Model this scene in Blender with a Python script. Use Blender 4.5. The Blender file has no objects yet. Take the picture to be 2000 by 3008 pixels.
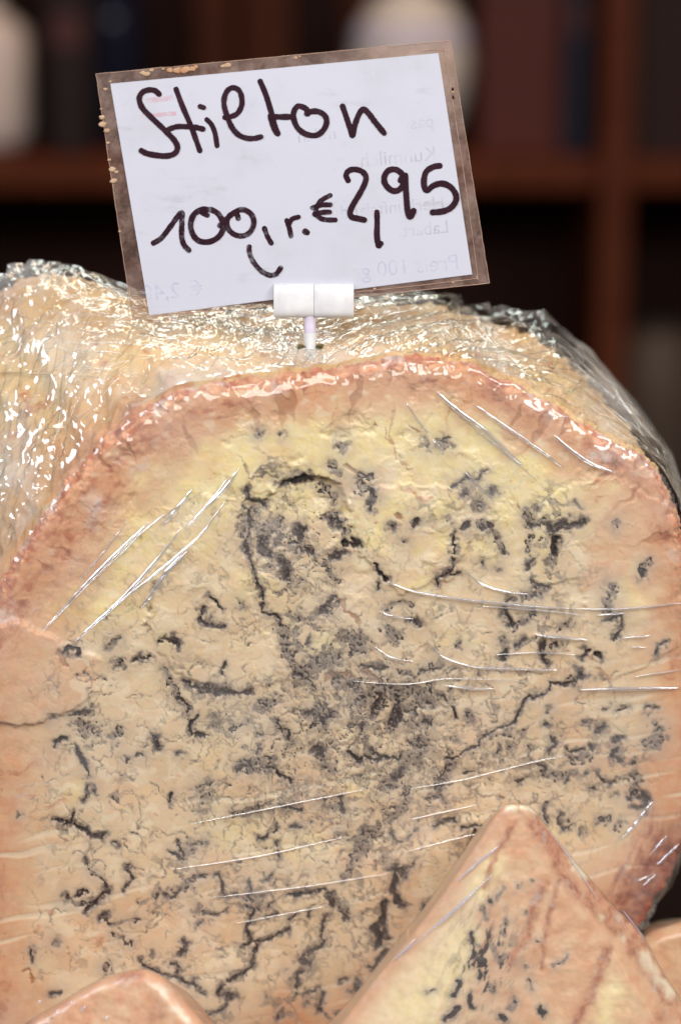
import bpy, bmesh, math, random
import numpy as np
from mathutils import Vector

random.seed(7)
RNG = np.random.default_rng(11)
SC = bpy.context.scene
COL = SC.collection

# ------------------------------------------------------------------ camera
PITCH = math.radians(15.0)
DIST = 0.75
AIM = np.array([0.0, 0.0, 0.17])
FWD = np.array([0.0, math.cos(PITCH), -math.sin(PITCH)])
UPV = np.array([0.0, math.sin(PITCH), math.cos(PITCH)])
RGT = np.array([1.0, 0.0, 0.0])
EYE = AIM - FWD * DIST
cam_d = bpy.data.cameras.new('camera')
cam_d.sensor_fit = 'VERTICAL'
cam_d.lens = 60.0
cam_d.sensor_height = 60.0 * 0.3008 / DIST
cam_d.clip_start = 0.02
cam_d.clip_end = 60.0
cam_d.dof.use_dof = True
cam_d.dof.focus_distance = 0.757
cam_d.dof.aperture_fstop = 3.9
cam = bpy.data.objects.new('camera', cam_d)
COL.objects.link(cam)
cam.location = EYE.tolist()
cam.rotation_euler = (math.pi / 2 - PITCH, 0, 0)
SC.camera = cam

# ------------------------------------------------------------------ world, lamps, exposure
w = bpy.data.worlds.new('World')
SC.world = w
w.use_nodes = True
wb = w.node_tree.nodes['Background']
wb.inputs['Color'].default_value = (0.95, 0.80, 0.72, 1)
wb.inputs['Strength'].default_value = 0.07
SC.view_settings.view_transform = 'Standard'
SC.view_settings.look = 'None'
SC.view_settings.exposure = 0.0
SC.view_settings.gamma = 1.0
SC.cycles.transparent_max_bounces = 32
SC.cycles.max_bounces = 8
SC.cycles.use_denoising = True
SC.cycles.sample_clamp_indirect = 4.0


def area_lamp(name, loc, target, size, size_y, watts, color):
    d = bpy.data.lights.new(name, 'AREA')
    d.shape = 'RECTANGLE'
    d.size = size
    d.size_y = size_y
    d.energy = watts
    d.color = color
    o = bpy.data.objects.new(name, d)
    COL.objects.link(o)
    o.location = loc
    o.rotation_euler = (Vector(target) - Vector(loc)).to_track_quat('-Z', 'Y').to_euler()
    return o


area_lamp('stall_lamp_front', (0.12, -1.25, 0.98), (0, 0.0, 0.17), 0.8, 0.45, 17.5, (1.0, 0.92, 0.85))
area_lamp('stall_tube_overhead', (-0.05, 0.95, 0.98), (0, 0.04, 0.26), 1.0, 0.10, 8.0, (0.90, 1.0, 0.93))
area_lamp('stall_lamp_west', (-0.86, -0.50, 0.86), (0, 0, 0.2), 0.50, 0.30, 11, (0.82, 0.87, 1.0))
area_lamp('stall_lamp_east', (0.80, -0.58, 0.86), (0, 0, 0.2), 0.50, 0.30, 11, (0.95, 0.96, 1.0))
area_lamp('shelf_fill_light', (0.3, 1.0, 2.6), (0.1, 2.0, -0.1), 0.6, 0.6, 36, (1.0, 0.72, 0.52))  # unseen fill, added to brighten the shelves and jar

# ------------------------------------------------------------------ measuring helpers


class Plane:
    def __init__(self, origin, normal):
        self.o = np.array(origin, float)
        n = np.array(normal, float)
        self.n = n / np.linalg.norm(n)

    def at(self, px, py, h=0.0):
        px = np.asarray(px, float)
        py = np.asarray(py, float)
        d = (FWD * DIST + RGT * ((px - 1000.0) * 1e-4)[..., None] + UPV * ((1504.0 - py) * 1e-4)[..., None])
        t = ((self.o - EYE) @ self.n) / (d @ self.n)
        return EYE + d * t[..., None] + self.n * np.asarray(h, float)[..., None]


def to_px(P):
    r = np.asarray(P) - EYE
    z = r @ FWD
    return 1000 + (r @ RGT) / z * DIST * 1e4, 1504 - (r @ UPV) / z * DIST * 1e4


_perm = {}


def perlin(x, y, seed=0):
    if seed not in _perm:
        r = np.random.default_rng(seed + 100)
        p = r.permutation(256)
        a = r.uniform(0, 2 * np.pi, 256)
        _perm[seed] = (np.concatenate([p, p]).astype(np.int32), np.cos(a).astype(np.float32), np.sin(a).astype(np.float32))
    p, gx, gy = _perm[seed]
    x = np.asarray(x, np.float32)
    y = np.asarray(y, np.float32)
    xi = np.floor(x).astype(np.int32)
    yi = np.floor(y).astype(np.int32)
    xf = x - xi
    yf = y - yi
    xi &= 255
    yi &= 255
    u = xf * xf * xf * (xf * (xf * 6 - 15) + 10)
    v = yf * yf * yf * (yf * (yf * 6 - 15) + 10)

    def g(ix, iy, dx, dy):
        h = p[p[ix & 255] + (iy & 255)]
        return gx[h] * dx + gy[h] * dy
    a = g(xi, yi, xf, yf)
    b = g(xi + 1, yi, xf - 1, yf)
    c = g(xi, yi + 1, xf, yf - 1)
    d = g(xi + 1, yi + 1, xf - 1, yf - 1)
    return 1.5 * ((a + (b - a) * u) * (1 - v) + (c + (d - c) * u) * v)


def fbm(x, y, seed=0, octv=4, gain=0.5):
    s = 0
    a = 1.0
    f = 1.0
    for i in range(octv):
        s = s + a * perlin(x * f, y * f, seed + i * 13)
        a *= gain
        f *= 2.03
    return s


def sstep(a, b, x):
    t = np.clip((x - a) / (b - a), 0, 1)
    return t * t * (3 - 2 * t)


def poly_sdf(px, py, poly):
    """positive inside"""
    poly = np.asarray(poly, float)
    d2 = np.full(px.shape, 1e18)
    ins = np.zeros(px.shape, bool)
    n = len(poly)
    for i in range(n):
        ax, ay = poly[i]
        bx, by = poly[(i + 1) % n]
        ex, ey = bx - ax, by - ay
        wx, wy = px - ax, py - ay
        t = np.clip((wx * ex + wy * ey) / (ex * ex + ey * ey + 1e-9), 0, 1)
        d2 = np.minimum(d2, (wx - ex * t) ** 2 + (wy - ey * t) ** 2)
        c = (ay > py) != (by > py)
        if ey != 0:
            ins ^= c & (px < ex * (py - ay) / ey + ax)
    d = np.sqrt(d2)
    return np.where(ins, d, -d)


def catmull(pts, n, closed=False):
    p = np.asarray(pts, float)
    m = len(p)
    if closed:
        t = np.linspace(0, m, n, endpoint=False)
        i = np.floor(t).astype(int)
        f = (t - i)[:, None]
        g = lambda k: p[(i + k) % m]
    else:
        t = np.linspace(0, m - 1, n)
        i = np.minimum(np.floor(t).astype(int), m - 2)
        f = (t - i)[:, None]
        g = lambda k: p[np.clip(i + k, 0, m - 1)]
    p0, p1, p2, p3 = g(-1), g(0), g(1), g(2)
    return 0.5 * ((2 * p1) + (-p0 + p2) * f + (2 * p0 - 5 * p1 + 4 * p2 - p3) * f * f + (-p0 + 3 * p1 - 3 * p2 + p3) * f ** 3)


def seg_dist(px, py, pts):
    d2 = np.full(px.shape, 1e12)
    if len(pts) == 1:
        return np.hypot(px - pts[0][0], py - pts[0][1])
    for (ax, ay), (bx, by) in zip(pts[:-1], pts[1:]):
        ex, ey = bx - ax, by - ay
        t = np.clip(((px - ax) * ex + (py - ay) * ey) / (ex * ex + ey * ey + 1e-9), 0, 1)
        d2 = np.minimum(d2, (px - ax - ex * t) ** 2 + (py - ay - ey * t) ** 2)
    return np.sqrt(d2)


def blur(a, r, it=2):
    for _ in range(it):
        for ax in (0, 1):
            p = np.pad(a, [(r + 1, r) if k == ax else (0, 0) for k in (0, 1)], mode='edge')
            c = np.cumsum(p, axis=ax)
            a = (np.take(c, np.arange(2 * r + 1, c.shape[ax]), ax) - np.take(c, np.arange(0, c.shape[ax] - 2 * r - 1), ax)) / (2 * r + 1)
    return a


# ------------------------------------------------------------------ object helpers


def tag(o, label=None, cat=None, group=None, kind=None):
    if label:
        o['label'] = label
    if cat:
        o['category'] = cat
    if group:
        o['group'] = group
    if kind:
        o['kind'] = kind
    return o


def empty(name, loc):
    o = bpy.data.objects.new(name, None)
    o.empty_display_size = 0.02
    o.location = [float(c) for c in loc]
    COL.objects.link(o)
    return o


def link(name, me, mat, parent=None, smooth=True):
    o = bpy.data.objects.new(name, me)
    if mat is not None:
        me.materials.append(mat)
    if smooth:
        me.polygons.foreach_set('use_smooth', np.ones(len(me.polygons), bool))
    COL.objects.link(o)
    if parent is not None:
        o.parent = parent
        root = parent
        off = Vector((0, 0, 0))
        while root is not None:
            off += root.location
            root = root.parent
        me.transform(__import__('mathutils').Matrix.Translation(-off))
    return o


def quads_mesh(name, verts, quads):
    """verts (n,3) quads (m,4) numpy"""
    me = bpy.data.meshes.new(name)
    q = np.ascontiguousarray(quads, np.int32)
    me.vertices.add(len(verts))
    me.vertices.foreach_set('co', np.ascontiguousarray(verts, np.float32).ravel())
    me.loops.add(q.size)
    me.loops.foreach_set('vertex_index', q.ravel())
    me.polygons.add(len(q))
    me.polygons.foreach_set('loop_start', np.arange(0, q.size, 4, dtype=np.int32))
    me.update(calc_edges=True)
    me.validate()
    return me


def grid_mesh(name, P, keep=None, flip=False):
    """P (ny,nx,3) -> mesh; keep (ny,nx) bool"""
    ny, nx = P.shape[:2]
    idx = np.arange(ny * nx).reshape(ny, nx)
    a, b, c, d = idx[:-1, :-1], idx[:-1, 1:], idx[1:, 1:], idx[1:, :-1]
    q = np.stack([a, d, c, b] if not flip else [a, b, c, d], -1).reshape(-1, 4)
    V = P.reshape(-1, 3)
    sel = np.arange(ny * nx)
    if keep is not None:
        k = keep.ravel()
        q = q[k[q].all(1)]
        used = np.unique(q)
        remap = np.full(ny * nx, -1)
        remap[used] = np.arange(len(used))
        q = remap[q]
        V = V[used]
        sel = used
    return quads_mesh(name, V, q), sel


def set_attr(me, name, rgba):
    a = me.color_attributes.new(name, 'FLOAT_COLOR', 'POINT')
    a.data.foreach_set('color', np.ascontiguousarray(rgba, np.float32).ravel())


def set_uv2(me, name, vec):
    a = me.attributes.new(name, 'FLOAT_VECTOR', 'POINT')
    a.data.foreach_set('vector', np.ascontiguousarray(vec, np.float32).ravel())


def tube(V, Q, P, N, r, sides=5, taper=True):
    """append a tube along polyline P (k,3) to lists"""
    P = np.asarray(P, float)
    k = len(P)
    T = np.gradient(P, axis=0)
    T /= np.linalg.norm(T, axis=1)[:, None] + 1e-12
    N = np.asarray(N, float)
    if N.ndim == 1:
        N = np.repeat(N[None], k, 0)
    B = np.cross(T, N)
    B /= np.linalg.norm(B, axis=1)[:, None] + 1e-12
    N = np.cross(B, T)
    s = np.linspace(0, 1, k)
    rad = r * (np.sin(np.pi * np.clip(s, 0.02, 0.98)) ** 0.5 if taper else np.ones(k))
    base = sum(len(v) for v in V)
    ang = np.linspace(0, 2 * np.pi, sides, endpoint=False)
    ring = P[:, None] + (B[:, None] * np.cos(ang)[None, :, None] + N[:, None] * np.sin(ang)[None, :, None]) * rad[:, None, None]
    V.append(ring.reshape(-1, 3))
    i = np.arange(k - 1)[:, None] * sides
    j = np.arange(sides)[None]
    j2 = (j + 1) % sides
    q = np.stack([i + j, i + j2, i + sides + j2, i + sides + j], -1).reshape(-1, 4) + base
    Q.append(q)


def bm_obj(name, bm, mat, parent=None, smooth=False):
    me = bpy.data.meshes.new(name)
    bm.to_mesh(me)
    bm.free()
    return link(name, me, mat, parent, smooth)


def box_bm(lo, hi, bevel=0.0):
    bm = bmesh.new()
    bmesh.ops.create_cube(bm, size=1)
    lo = np.array(lo, float)
    hi = np.array(hi, float)
    for v in bm.verts:
        v.co = Vector(((lo + hi) / 2 + np.array(v.co) * (hi - lo)).tolist())
    if bevel > 0:
        bmesh.ops.bevel(bm, geom=bm.edges[:], offset=bevel, segments=3, affect='EDGES', profile=0.6)
    return bm


def lathe_bm(profile, seg=48):
    bm = bmesh.new()
    rings = []
    for r, z in profile:
        rings.append([bm.verts.new((r * math.cos(2 * math.pi * k / seg), r * math.sin(2 * math.pi * k / seg), z)) for k in range(seg)])
    for a, b in zip(rings[:-1], rings[1:]):
        for k in range(seg):
            bm.faces.new((a[k], a[(k + 1) % seg], b[(k + 1) % seg], b[k]))
    bm.faces.new(list(reversed(rings[0])))
    bm.faces.new(rings[-1])
    return bm


# ------------------------------------------------------------------ material helpers


class MT:
    def __init__(self, name):
        self.m = bpy.data.materials.new(name)
        self.m.use_nodes = True
        self.t = self.m.node_tree
        self.t.nodes.clear()
        self.out = self.t.nodes.new('ShaderNodeOutputMaterial')

    def n(self, typ, **kw):
        nd = self.t.nodes.new('ShaderNode' + typ)
        for k, v in kw.items():
            if k.startswith('_'):
                setattr(nd, k[1:], v)
        for k, v in kw.items():
            if not k.startswith('_'):
                key = k.replace('__', ' ')
                if isinstance(v, bpy.types.NodeSocket):
                    self.t.links.new(v, nd.inputs[key])
                else:
                    nd.inputs[key].default_value = v
        return nd

    def mix(self, fac, a, b, mode='MIX'):
        nd = self.t.nodes.new('ShaderNodeMix')
        nd.data_type = 'RGBA'
        nd.blend_type = mode
        for key, v in ((0, fac), (6, a), (7, b)):
            if isinstance(v, bpy.types.NodeSocket):
                self.t.links.new(v, nd.inputs[key])
            else:
                nd.inputs[key].default_value = v if key == 0 else (*v, 1)
        return nd.outputs[2]

    def math(self, op, a, b=0.0, clamp=False):
        nd = self.t.nodes.new('ShaderNodeMath')
        nd.operation = op
        nd.use_clamp = clamp
        for i, v in enumerate((a, b)):
            if isinstance(v, bpy.types.NodeSocket):
                self.t.links.new(v, nd.inputs[i])
            else:
                nd.inputs[i].default_value = v
        return nd.outputs[0]

    def ramp(self, fac, lo, hi):
        nd = self.t.nodes.new('ShaderNodeMapRange')
        nd.interpolation_type = 'SMOOTHSTEP'
        self.t.links.new(fac, nd.inputs[0])
        nd.inputs[1].default_value = lo
        nd.inputs[2].default_value = hi
        return nd.outputs[0]

    def noise(self, vec, scale, detail=3.0, rough=0.55, dist=0.0, typ=None):
        nd = self.t.nodes.new('ShaderNodeTexNoise')
        if typ:
            nd.noise_type = typ
        if vec is not None:
            self.t.links.new(vec, nd.inputs['Vector'])
        nd.inputs['Scale'].default_value = scale
        nd.inputs['Detail'].default_value = detail
        nd.inputs['Roughness'].default_value = rough
        nd.inputs['Distortion'].default_value = dist
        return nd.outputs[0]

    def scalevec(self, vec, s):
        nd = self.t.nodes.new('ShaderNodeMapping')
        self.t.links.new(vec, nd.inputs[0])
        nd.inputs['Scale'].default_value = s
        return nd.outputs[0]

    def done(self, shader):
        self.t.links.new(shader, self.out.inputs[0])
        return self.m


def sss_bsdf(t, col, rough, bump_h, strength=0.4, dist=0.0006, sss=0.35, spec=0.35):
    b = t.n('Bump', Strength=strength, Distance=dist, Height=bump_h)
    p = t.n('BsdfPrincipled')
    p.subsurface_method = 'RANDOM_WALK'
    t.t.links.new(col, p.inputs['Base Color'])
    p.inputs['Roughness'].default_value = rough
    p.inputs['Specular IOR Level'].default_value = spec
    p.inputs['Subsurface Weight'].default_value = sss
    p.inputs['Subsurface Radius'].default_value = (1.0, 0.45, 0.2)
    p.inputs['Subsurface Scale'].default_value = 0.0022
    t.t.links.new(b.outputs[0], p.inputs['Normal'])
    return p


def cheese_material(name):
    """ma = dark, grey, rind, orange ; mb = yellow, brown, pale, halo"""
    t = MT(name)
    geo = t.n('TexCoord').outputs['Object']
    ma = t.n('Attribute', _attribute_name='ma')
    mb = t.n('Attribute', _attribute_name='mb')
    sa = t.n('SeparateColor', Color=ma.outputs['Color']).outputs
    sb = t.n('SeparateColor', Color=mb.outputs['Color']).outputs
    dark, grey, rind, orange = sa[0], sa[1], sa[2], ma.outputs['Alpha']
    yel, brown, pale, halo = sb[0], sb[1], sb[2], mb.outputs['Alpha']
    n1 = t.noise(geo, 45, 4)
    n2 = t.noise(geo, 320, 4, 0.6)
    n3 = t.noise(geo, 1100, 3, 0.6)
    col = t.mix(t.ramp(n1, 0.3, 0.7), (0.695, 0.53, 0.35), (0.75, 0.59, 0.41))
    col = t.mix(t.math('MULTIPLY', t.ramp(n2, 0.45, 0.8), 0.22), col, (0.72, 0.50, 0.33))
    col = t.mix(yel, col, t.mix(t.ramp(n2, 0.35, 0.65), (0.815, 0.665, 0.335), (0.85, 0.73, 0.45)))
    ocol = t.mix(t.ramp(n2, 0.35, 0.7), (0.665, 0.385, 0.23), (0.635, 0.31, 0.175))
    col = t.mix(orange, col, ocol)
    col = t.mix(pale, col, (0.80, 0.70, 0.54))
    col = t.mix(brown, col, t.mix(t.ramp(n2, 0.3, 0.7), (0.34, 0.115, 0.045), (0.40, 0.18, 0.08)))
    col = t.mix(t.math('MULTIPLY', halo, 0.62), col, (0.45, 0.375, 0.31))
    rcol = t.mix(t.ramp(n2, 0.36, 0.64), (0.43, 0.150, 0.085), (0.62, 0.335, 0.20))
    rcol = t.mix(t.math('MULTIPLY', t.ramp(t.noise(geo, 120, 5, 0.65), 0.52, 0.68), 0.85), rcol, (0.62, 0.51, 0.475))
    rcol = t.mix(t.math('MULTIPLY', t.ramp(t.noise(geo, 75, 5, 0.65), 0.57, 0.68), 0.8), rcol, (0.25, 0.055, 0.042))
    rcol = t.mix(t.math('MULTIPLY', brown, 0.85), rcol, t.mix(t.ramp(n2, 0.35, 0.65), (0.16, 0.04, 0.03), (0.34, 0.11, 0.07)))
    col = t.mix(rind, col, rcol)
    g2 = t.math('MULTIPLY', grey, t.math('ADD', 0.55, t.math('MULTIPLY', t.ramp(n3, 0.3, 0.65), 0.45)), True)
    col = t.mix(g2, col, t.mix(t.ramp(n2, 0.35, 0.65), (0.112, 0.088, 0.083), (0.235, 0.192, 0.17)))
    dcol = t.mix(t.ramp(n3, 0.35, 0.65), (0.022, 0.013, 0.017), (0.075, 0.052, 0.050))
    d2 = t.ramp(t.math('ADD', dark, t.math('MULTIPLY', t.math('SUBTRACT', n3, 0.5), 0.35)), 0.10, 0.58)
    col = t.mix(d2, col, dcol)
    hh = t.math('ADD', t.math('MULTIPLY', n2, 0.7), t.math('MULTIPLY', n3, 0.5))
    p = sss_bsdf(t, col, 0.5, hh, 0.09, 0.0005, 0.5)
    return t.done(p.outputs[0])


def rind_material(name):
    t = MT(name)
    geo = t.n('TexCoord').outputs['Object']
    n1 = t.noise(geo, 28, 4)
    n2 = t.noise(geo, 130, 5, 0.6)
    n3 = t.noise(geo, 600, 3)
    col = t.mix(t.ramp(n1, 0.35, 0.65), (0.60, 0.39, 0.20), (0.66, 0.50, 0.30))
    col = t.mix(t.ramp(n2, 0.55, 0.70), col, (0.46, 0.21, 0.10))
    col = t.mix(t.ramp(n2, 0.42, 0.32), col, (0.60, 0.48, 0.30))
    edge = t.n('Attribute', _attribute_name='ma')
    e = t.n('SeparateColor', Color=edge.outputs['Color']).outputs
    red = t.mix(t.ramp(n2, 0.4, 0.6), (0.33, 0.105, 0.065), (0.52, 0.26, 0.165))
    red = t.mix(t.ramp(t.noise(geo, 210, 3), 0.56, 0.66), red, (0.48, 0.33, 0.28))
    col = t.mix(t.math('MULTIPLY', e[0], t.ramp(n1, 0.2, 0.6), True), col, red)
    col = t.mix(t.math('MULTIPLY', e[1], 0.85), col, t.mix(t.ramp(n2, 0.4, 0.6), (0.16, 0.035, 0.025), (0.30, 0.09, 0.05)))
    p = sss_bsdf(t, col, 0.6, t.math('ADD', n2, t.math('MULTIPLY', n3, 0.4)), 0.6, 0.001, 0.2)
    return t.done(p.outputs[0])


def film_material(name, haze=0.04, base=0.05, graz=0.7, rough=0.07, bump=None, tint=(0.93, 0.93, 0.90), haze_col=(0.8, 0.78, 0.72)):
    t = MT(name)
    lw = t.n('LayerWeight', Blend=0.5)
    gl = t.n('BsdfGlossy', Color=(1, 1, 1, 1), Roughness=rough)
    if bump:
        uv = t.n('Attribute', _attribute_name='st').outputs['Vector']
        geo = t.n('TexCoord').outputs['Object']
        a = t.noise(t.scalevec(uv, bump['s1']), 1.0, 3, 0.6, 0.6, 'RIDGED_MULTIFRACTAL')
        b = t.noise(geo, bump['s2'], 3, 0.6)
        h = t.math('ADD', a, t.math('MULTIPLY', b, bump['k2']))
        if bump.get('patch'):
            h = t.math('MULTIPLY', h, t.math('ADD', 0.12, t.ramp(t.noise(geo, bump['patch'], 3, 0.6), 0.40, 0.66)))
        bp = t.n('Bump', Strength=bump['strength'], Distance=bump['dist'], Height=h)
        t.t.links.new(bp.outputs[0], lw.inputs['Normal'])
        t.t.links.new(bp.outputs[0], gl.inputs['Normal'])
    fac = t.math('ADD', t.math('MULTIPLY', t.math('POWER', lw.outputs['Facing'], 4.0), graz), base, True)
    tr = t.n('BsdfTransparent', Color=(*tint, 1))
    df = t.n('BsdfDiffuse', Color=(*haze_col, 1))
    m1 = t.n('MixShader')
    if bump and bump.get('hz'):
        geo = t.n('TexCoord').outputs['Object']
        hz = t.math('MULTIPLY', t.ramp(t.noise(geo, bump['hz'], 5, 0.65), 0.35, 0.7), haze * 2)
        t.t.links.new(hz, m1.inputs[0])
    else:
        m1.inputs[0].default_value = haze
    t.t.links.new(tr.outputs[0], m1.inputs[1])
    t.t.links.new(df.outputs[0], m1.inputs[2])
    m2 = t.n('MixShader')
    t.t.links.new(fac, m2.inputs[0])
    t.t.links.new(m1.outputs[0], m2.inputs[1])
    t.t.links.new(gl.outputs[0], m2.inputs[2])
    return t.done(m2.outputs[0])


def plain(name, c1, c2=None, rough=0.5, scale=40, bump=0.0, spec=0.15, stretch=None):
    t = MT(name)
    geo = t.n('TexCoord').outputs['Object']
    if stretch:
        geo = t.scalevec(geo, stretch)
    n = t.noise(geo, scale, 4)
    col = t.mix(t.ramp(n, 0.3, 0.7), c1, c2 or tuple(c * 0.8 for c in c1))
    p = t.n('BsdfPrincipled', Roughness=rough)
    p.inputs['Specular IOR Level'].default_value = spec
    t.t.links.new(col, p.inputs['Base Color'])
    if bump > 0:
        b = t.n('Bump', Strength=0.5, Distance=bump, Height=n)
        t.t.links.new(b.outputs[0], p.inputs['Normal'])
    return t.done(p.outputs[0])


M_CHEESE = cheese_material('blue_cheese_paste')
M_RIND = rind_material('cheese_rind')
M_FILM = film_material('cling_film_taut', haze=0.06, base=0.03, graz=0.35, rough=0.07,
                       bump=dict(s1=(9, 30, 1), s2=60, k2=1.2, strength=0.14, dist=0.0006, hz=30))
M_FILM_W = film_material('cling_film_loose', haze=0.05, base=0.018, graz=0.15, rough=0.25,
                         bump=dict(s1=(9, 30, 1), s2=60, k2=1.2, strength=0.12, dist=0.0006))
M_FILM_TOP = film_material('cling_film_crinkled', haze=0.17, base=0.065, graz=0.5, rough=0.11,
                           bump=dict(s1=(95, 34, 1), s2=160, k2=0.22, strength=0.24, dist=0.0006, hz=40, patch=38))
M_FOLD = film_material('cling_film_fold', haze=0.10, base=0.26, graz=0.3, rough=0.14, tint=(1, 1, 1), haze_col=(0.85, 0.87, 0.98))
M_FOLD_W = film_material('cling_film_fold_painted_glint', haze=0.30, base=0.15, graz=0.3, rough=0.2, tint=(1, 1, 1), haze_col=(0.78, 0.78, 0.95))  # bluish-white haze colour stands in for highlights along the wedge folds
M_FOLD2 = film_material('cling_film_crease', haze=0.06, base=0.20, graz=0.3, rough=0.15, tint=(1, 1, 1))
M_WOOD = plain('dark_wood', (0.115, 0.029, 0.012), (0.08, 0.019, 0.007), 0.6, 6, 0.0, 0.1, (1, 1, 8))
M_WOOD2 = plain('shelf_wood', (0.115, 0.028, 0.010), (0.08, 0.018, 0.006), 0.6, 6, 0.0, 0.1, (8, 1, 1))
M_BLACK = plain('dark_back_board', (0.022, 0.008, 0.006), (0.03, 0.010, 0.007), 0.8, 3)

# ------------------------------------------------------------------ the half wheel of blue cheese
YAW = math.radians(7.0)
FN = np.array([math.sin(YAW), -math.cos(YAW), 0.0])
FACE = Plane(AIM, FN)
LEN = 0.085
BACK = Plane(AIM - FN * LEN, FN)


def bk(x, y):
    return ((x - 1000) * 0.88 + 900, (y - 2050) * 0.88 + 1880)


KEYS = [  # rim on the cut face, back outline of the rind, back outline of the film, bulge
    ((-95, 2950), (-170, 2680), None, 30), ((-110, 2600), (-240, 2350), None, 30), ((-130, 2300), (-290, 2000), None, 30),
    ((-100, 2000), (-300, 1650), None, 30), ((10, 1720), (-260, 1250), None, 30), ((150, 1490), (-130, 960), None, 30),
    ((330, 1290), (40, 790), None, 25), ((560, 1150), (190, 785), None, 20), ((830, 1105), (400, 860), None, 15),
    ((1000, 1085), (650, 900), None, 12), ((1230, 1060), (1000, 880), None, 10), ((1400, 1085), (1262, 885), (1270, 876), 8),
    ((1560, 1165), (1395, 918), (1390, 905), 5), ((1700, 1245), (1530, 950), (1590, 922), 5), ((1800, 1310), (1635, 1030), (1725, 1035), 5),
    ((1900, 1370), (1735, 1140), (1850, 1180), 5), ((1970, 1470), (1830, 1300), (1955, 1330), 10), ((2030, 1650), (1930, 1600), (2005, 1540), 10),
    ((2070, 1900), (1960, 1850), (2040, 1820), 10), ((2060, 2220), (1960, 2120), None, 25), ((2015, 2470), bk(2050, 2470), None, 30),
    ((1955, 2610), bk(1990, 2640), None, 30), ((1850, 2745), bk(1870, 2780), None, 30), ((1560, 2920), bk(1560, 2940), None, 30),
    ((1100, 3060), bk(1100, 3070), None, 30), ((700, 3150), bk(700, 3120), None, 20), ((150, 3150), bk(150, 3120), None, 20)]


def wob(c):
    t = np.linspace(0, 27, len(c), endpoint=False)
    r = 13 * perlin(t * 1.3, t * 0 + 0.5, 15) + 8 * perlin(t * 3.7, t * 0 + 0.5, 16)
    d = c - np.array([980.0, 2060.0])
    return c + d / np.linalg.norm(d, axis=1)[:, None] * r[:, None]


RIM = wob(catmull([k[0] for k in KEYS], 216, True))
NU = 900
rimU = wob(catmull([k[0] for k in KEYS], NU, True))
bodyU = catmull([k[1] for k in KEYS], NU, True)
_fk = np.array([k[2] or k[1] for k in KEYS] + [KEYS[0][2] or KEYS[0][1]], float)
_ft = np.linspace(0, len(KEYS), NU, endpoint=False)
_lin = np.stack([np.interp(_ft, np.arange(len(KEYS) + 1), _fk[:, i]) for i in (0, 1)], -1)
_m = (sstep(11.5, 12.5, _ft) * sstep(18, 17, _ft))[:, None]
filmU = catmull([k[2] or k[1] for k in KEYS], NU, True) * (1 - _m) + _lin * _m
bulU = catmull([(k[3], 0) for k in KEYS], NU, True)[:, 0]
CEN = np.array([980.0, 2060.0])

STEP = 2.9
gx = np.arange(-165, 2110, STEP)
gy = np.arange(1030, 3205, STEP)
GX, GY = np.meshgrid(gx, gy)
SD = poly_sdf(GX, GY, RIM)
SDN = SD + 9 * fbm(GX / 60, GY / 60, 3, 3) + 4 * perlin(GX / 14, GY / 14, 5)

# domain warp for everything that grew in the paste
WX = GX + 11 * perlin(GX / 42, GY / 42, 21) + 5 * perlin(GX / 15, GY / 15, 22) + 2.5 * perlin(GX / 6.5, GY / 6.5, 25)
WY = GY + 11 * perlin(GX / 42, GY / 42, 23) + 5 * perlin(GX / 15, GY / 15, 24) + 2.5 * perlin(GX / 6.5, GY / 6.5, 26)

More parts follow.
